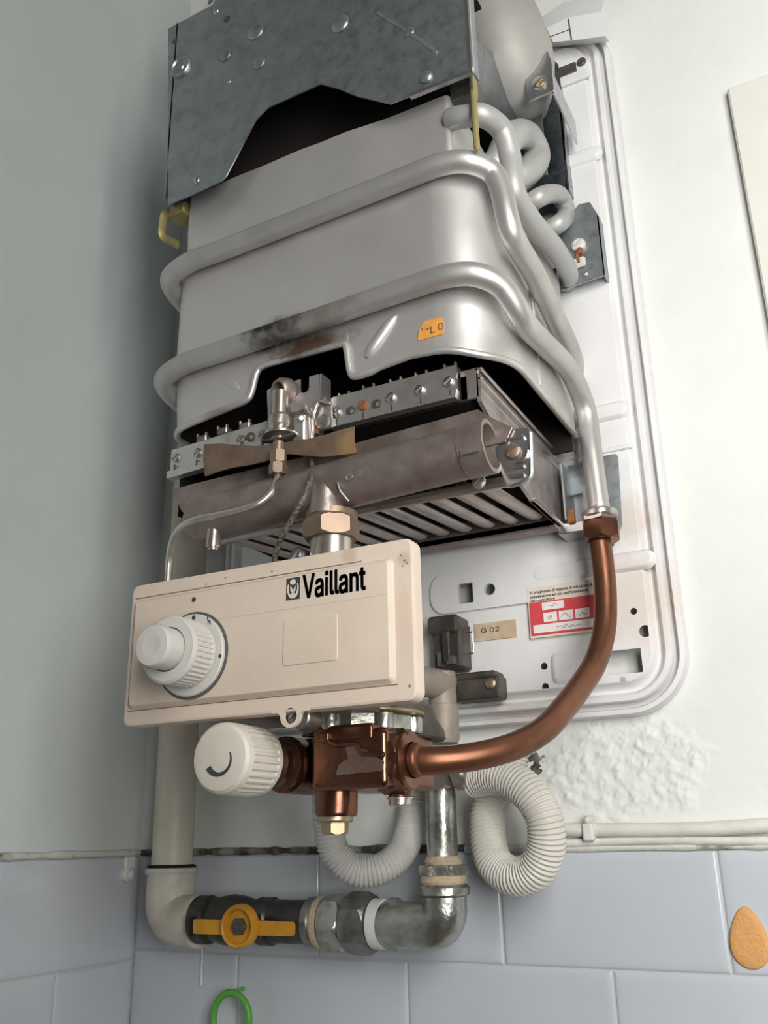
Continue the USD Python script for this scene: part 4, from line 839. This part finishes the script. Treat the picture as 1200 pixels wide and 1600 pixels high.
# ================================================================== pipes on the wall
GX, GY, GR = -.0475, -.030, .0166
GP = thing('gas_supply_pipe', 'cream-painted vertical gas pipe ending in an elbow at the left of the heater', 'pipe', (GX, GY, .02))
part(GP, 'pipe', sweep(fillet([(GX-.001, .0, .44), (GX-.001, GY, .44), (GX, GY, .055)], .03), GR, 28), 'painted_pipe', smooth=True)
EZc = .026
part(GP, 'elbow', sweep(fillet([(GX, GY, .064), (GX, GY, EZc), (GX+.036, GY-.006, EZc)], .026, 14), [.0188]*2+[.0196]*(14)+[.0196, .019][:1]*0+[.0188] if False else .0192, 30), 'painted_elbow', smooth=40)
part(GP, 'collar', cat(lathe([(.0185, 0), (.0208, .001), (.0212, .003), (.0205, .005)], (GX, GY, .0655), (0, 0, -1), 36)), 'painted_elbow')
part(GP, 'dark_joint', lathe([(.0165, 0), (.0196, .0006), (.0196, .0019), (.0165, .0025)], (GX, GY, .0675), (0, 0, -1), 36), 'soot', 'dark ring at the joint')
dz = Y(270, 1470, -.04)
single('paint_drip', 'thin white drip hanging under the left pipe elbow', 'drip', sweep(spline([(dz[0], -.0036, dz[2]-.004), (dz[0]+.0008, -.0036, dz[2]-.014), (dz[0]+.0006, -.0034, dz[2]-.026), (dz[0]+.0012, -.0034, dz[2]-.036)], 6), .0011, 8), 'paint_white', smooth=True)

# shut-off valve with the yellow lever
VZ, VY = .0275, -.036
SV = thing('gas_shutoff_valve', 'dark metal gas valve with a yellow butterfly handle', 'valve', (.02, VY, VZ))
vxa, vxb = GX+.034, Y(490, 1440, VY)[0]
L = vxb-vxa
part(SV, 'body', lathe([(.0155, 0), (.0175, .002), (.0175, .012), (.0145, .014), (.0170, .024), (.0185, .034), (.0170, .046), (.0140, .056), (.0140, .058), (.0168, .060), (.0168, .070), (.0150, .072), (.0150, L)], (vxa, VY, VZ), PX_, 36), 'valve_body', smooth=30)
hc = Y(377, 1447, -.066); HX, HZ = hc[0], hc[2]
part(SV, 'stem', cyl((HX, VY, HZ), (HX, -.066, HZ), .008), 'valve_body')
ang = math.atan2(Y(455, 1450, -.066)[2]-Y(300, 1452, -.066)[2], Y(455, 1450, -.066)[0]-Y(300, 1452, -.066)[0])
def wing(x0, x1, w0, w1, y): return trimesh.convex.convex_hull(A([(x, yy, HZ-.001+s*w) for x, w in ((x0, w0), (x1, w1)) for s in (-1, 1) for yy in (y, y+.003)]+[(x1+.0015*np.sign(x1-x0), yy, HZ-.001+s*w1*.6) for s in (-1, 1) for yy in (y, y+.003)]))
hd = part(SV, 'handle', cat(lathe([(.0105, 0), (.0140, .0002), (.0150, .0015), (.0146, .0075), (.0134, .009), (.0118, .008), (.0108, .004)], (HX, -.0635, HZ), NY, 36), wing(HX+.012, Y(455, 1450, -.067)[0], .0050, .0046, -.067), wing(HX-.012, Y(303, 1453, -.067)[0], .0050, .0050, -.067)), 'handle_yellow', 'yellow butterfly handle', smooth=35)
part(hd, 'handle_nut', cat(lathe([(.0108, 0), (.0108, .002), (.0070, .003), (.0070, .001)], (HX, -.0645, HZ), NY, 28), hexnut((HX, -.066, HZ), (HX, -.0705, HZ), .0062)), 'dark_steel', 'dark nut in the handle')
ctp = Y(300, 1452, -.067)
part(hd, 'black_tip', bx(ctp[0]-.003, ctp[0]+.0015, -.0672, -.0636, HZ-.0075, HZ+.0055, .0008), 'soot')

# union of hexagon nuts
UN = thing('pipe_union', 'row of dirty hexagonal union nuts between yellow-handled valve and grey elbow', 'pipe fitting', (.115, VY, VZ))
ux = lambda px: Y(px, 1440, VY-.006)[0]
part(UN, 'tail_piece', lathe([(.0150, 0), (.0172, .001), (.0172, .006), (.0160, .008)], (ux(478), VY, VZ), PX_, 32), 'galv_dirty')
part(UN, 'hemp_seal', lathe([(.0172, 0), (.0180, .002), (.0172, .006)], (ux(492), VY, VZ), PX_, 24), 'hemp', 'hemp and paste seal')
part(UN, 'hex_nut', hexnut((ux(505), VY, VZ), (ux(537), VY, VZ), .0200, .2), 'galv_pipe', smooth=25)
part(UN, 'hex_nut', hexnut((ux(539), VY, VZ), (ux(578), VY, VZ), .0212, .55), 'galv_dirty', smooth=25)
part(UN, 'white_collar', lathe([(.0150, 0), (.0166, .001), (.0166, .0095), (.0150, .011)], (ux(578), VY, VZ), PX_, 32), 'paint_white', 'pale pasted collar')

# galvanised elbow and riser
RX, RY = Y(690, 1290, -.043)[0], -.043
GE = thing('galvanised_riser', 'short galvanised pipe and elbow rising into the underside of the heater', 'pipe', (RX, RY, .02))
part(GE, 'elbow', cat(sweep(fillet([(ux(600), VY-.002, VZ), (RX, RY, VZ), (RX, RY, .052)], .026, 14), .0152, 30), lathe([(.0150, 0), (.0172, .001), (.0172, .006), (.0155, .008)], (ux(603), VY, VZ), PX_, 32), lathe([(.0155, 0), (.0175, .0015), (.0175, .006), (.0155, .008)], (RX, RY, .046), PZ, 32)), 'galv_pipe', 'galvanised elbow', smooth=40)
part(GE, 'hemp_seal', lathe([(.0150, 0), (.0162, .002), (.0155, .006)], (RX, RY, .0535), PZ, 28), 'hemp', 'hemp and paste seal')
part(GE, 'hex_bush', hexnut((RX, RY, .0590), (RX, RY, .0665), .0172, .3), 'galv_pipe', smooth=25)
part(GE, 'hemp_seal', lathe([(.0128, 0), (.0132, .002), (.0112, .0055)], (RX, RY, .0663), PZ, 28), 'hemp')
part(GE, 'pipe', cyl((RX, RY, .0600), (RX, RY, .128), .0106, n=32), 'galv_pipe', smooth=40)
part(GE, 'top_nut', cat(hexnut((RX+.001, RY-.004, .118), (RX+.001, RY-.008, .136), .0150, .2), lathe([(.011, 0), (.0125, .002), (.0125, .008), (.011, .01)], (RX+.014, RY-.004, .127), PX_, 24)), 'nickel', 'nickel union at the top of the riser')

# ribbed hoses
def hose(P, r, pitch, depth, n=20):
    C = spline(P, 30); d = np.r_[0, np.cumsum(np.linalg.norm(np.diff(C, axis=0), axis=1))]
    k = int(d[-1]/pitch); s = np.linspace(0, d[-1], k*6+1); Q = np.stack([np.interp(s, d, C[:, i]) for i in range(3)], 1)
    ph = np.arange(len(s)) % 6; rad = r-depth*np.choose(ph, [0, 0, .35, 1, 1, .35])
    return sweep(Q, rad, n)
hB = [Y(738, 1218, -.040), Y(758, 1214, -.043), Y(790, 1216, -.050), Y(824, 1236, -.056), Y(848, 1272, -.058), Y(854, 1318, -.055), Y(838, 1358, -.050), Y(806, 1370, -.044), Y(774, 1350, -.036), Y(762, 1305, -.030), Y(764, 1262, -.024), Y(782, 1225, -.018), Y(796, 1195, -.0145), Y(802, 1165, -.0140)]
single('ribbed_hose', 'white ribbed hose curled into a loop at the right of the galvanised riser', 'hose', hose(hB, .0126, .0027, .0012), 'hose', smooth=40)
hA = [Y(505, 1190, -.075), Y(510, 1245, -.072), Y(513, 1290, -.068), Y(524, 1332, -.062), Y(556, 1360, -.055), Y(598, 1356, -.046), Y(628, 1330, -.034), Y(642, 1290, -.022), Y(648, 1245, -.0155), Y(650, 1195, -.0130)]
single('ribbed_hose', 'greyish ribbed hose hanging in a U below the copper valve', 'hose', hose(hA, .0110, .0026, .0011), 'hose_grey', smooth=40)

# dark patch behind the looped hose
part(wall_back, 'dark_patch', relief_patch(Y(835, 1195, 0)[0], Y(835, 1195, 0)[2], .018, .012, .0016, 9, 330, 50, 40), 'dark_caulk', 'dark patch on the plaster', smooth=True)

# ================================================================== small things on the walls
CA = thing('painted_cable', 'off-white painted cable run along the wall above the right-hand tiles', 'cable', (.3, -.005, .083))
n = 60; xs = np.linspace(.262, XR-.01, n)
P1 = np.c_[xs, np.full(n, -.0045), .0865+.0012*np.sin(xs*31)+(xs-.27)*.004]; P2 = np.c_[xs, np.full(n, -.0032), .0788+.0008*np.sin(xs*40+1)]
part(CA, 'cable', sweep(P1, .0046, 12), 'cable_paint', smooth=True)
part(CA, 'cable', sweep(P2, .0030, 10), 'cable_paint', smooth=True)
cl = Y(921, 1300, -.008)
part(CA, 'cable_clip', cat(rbx(cl[0]-.0045, cl[0]+.0035, -.0115, .0, cl[2]-.006, cl[2]+.006, .002), lathe([(.0032, 0), (.0032, .009), (.0022, .011)], (cl[0], -.001, cl[2]+.0075), NY, 16), dome((cl[0], -.012, cl[2]+.0075), NY, .0018, .0012)), 'cable_paint', 'painted cable clip', smooth=40)
cw = Y(204, 1370, -.012)
cc = X(195, 1366, CX+.004)
CL = single('cable_clip', 'small white nail clip on the tiles in the left corner', 'clip', cat(lathe([(.0062, 0), (.0062, .004), (.0050, .0055), (.0040, .0055), (.0034, .003)], (CX+.0022, cc[1]+.002, cc[2]), PX_, 24), bx(CX+.0022, CX+.0065, cc[1]-.002, cc[1]+.010, cc[2]+.004, cc[2]+.014, .0012), cyl((CX+.0022, cc[1]+.002, cc[2]), (CX+.0055, cc[1]+.002, cc[2]), .002)), 'paint_white', smooth=35)
# teardrop patch
dc = Y(1170, 1465, -.003)
th = np.linspace(0, 2*np.pi, 40, endpoint=False)
hw, hh = .0112, .0178
ox = np.sin(th)*hw*(1-.28*np.cos(th)); oz = np.cos(th)*hh
rsd = [(np.c_[dc[0]+ox*s, dc[2]+oz*s], y) for s, y in ((1, -.0024), (1, -.0034), (.94, -.0042), (.7, -.0046))]
single('teardrop_patch', 'orange teardrop-shaped patch stuck on the tile at the right edge', 'patch', terrace(rsd[::1]), 'orange_patch', smooth=40)
# green ring
gcn = Y(361, 1590, -.018); th = np.linspace(0, 2*np.pi, 48, endpoint=False)
R0x = (Y(390, 1590, -.018)[0]-Y(334, 1590, -.018)[0])/2
single('green_ring', 'green plastic ring hanging on the tiles below the yellow handle', 'ring', cat(sweep(np.c_[gcn[0]+R0x*np.cos(th), np.full(48, -.018), gcn[2]-.001+R0x*1.08*np.sin(th)], .0026, 12, closed=True), cyl((gcn[0], -.0025, gcn[2]+R0x*1.08), (gcn[0], -.021, gcn[2]+R0x*1.08-.002), .0014)), 'green_plastic', smooth=True)
# cream board on the wall
bt = Y(1137, 135, -.008)
single('wall_board', 'flat cream board fixed on the wall at the upper right', 'board', bx(bt[0]-.001, .80, -.008, .001, -.10+.2, bt[2]-.001, .0015), 'panel_cream')
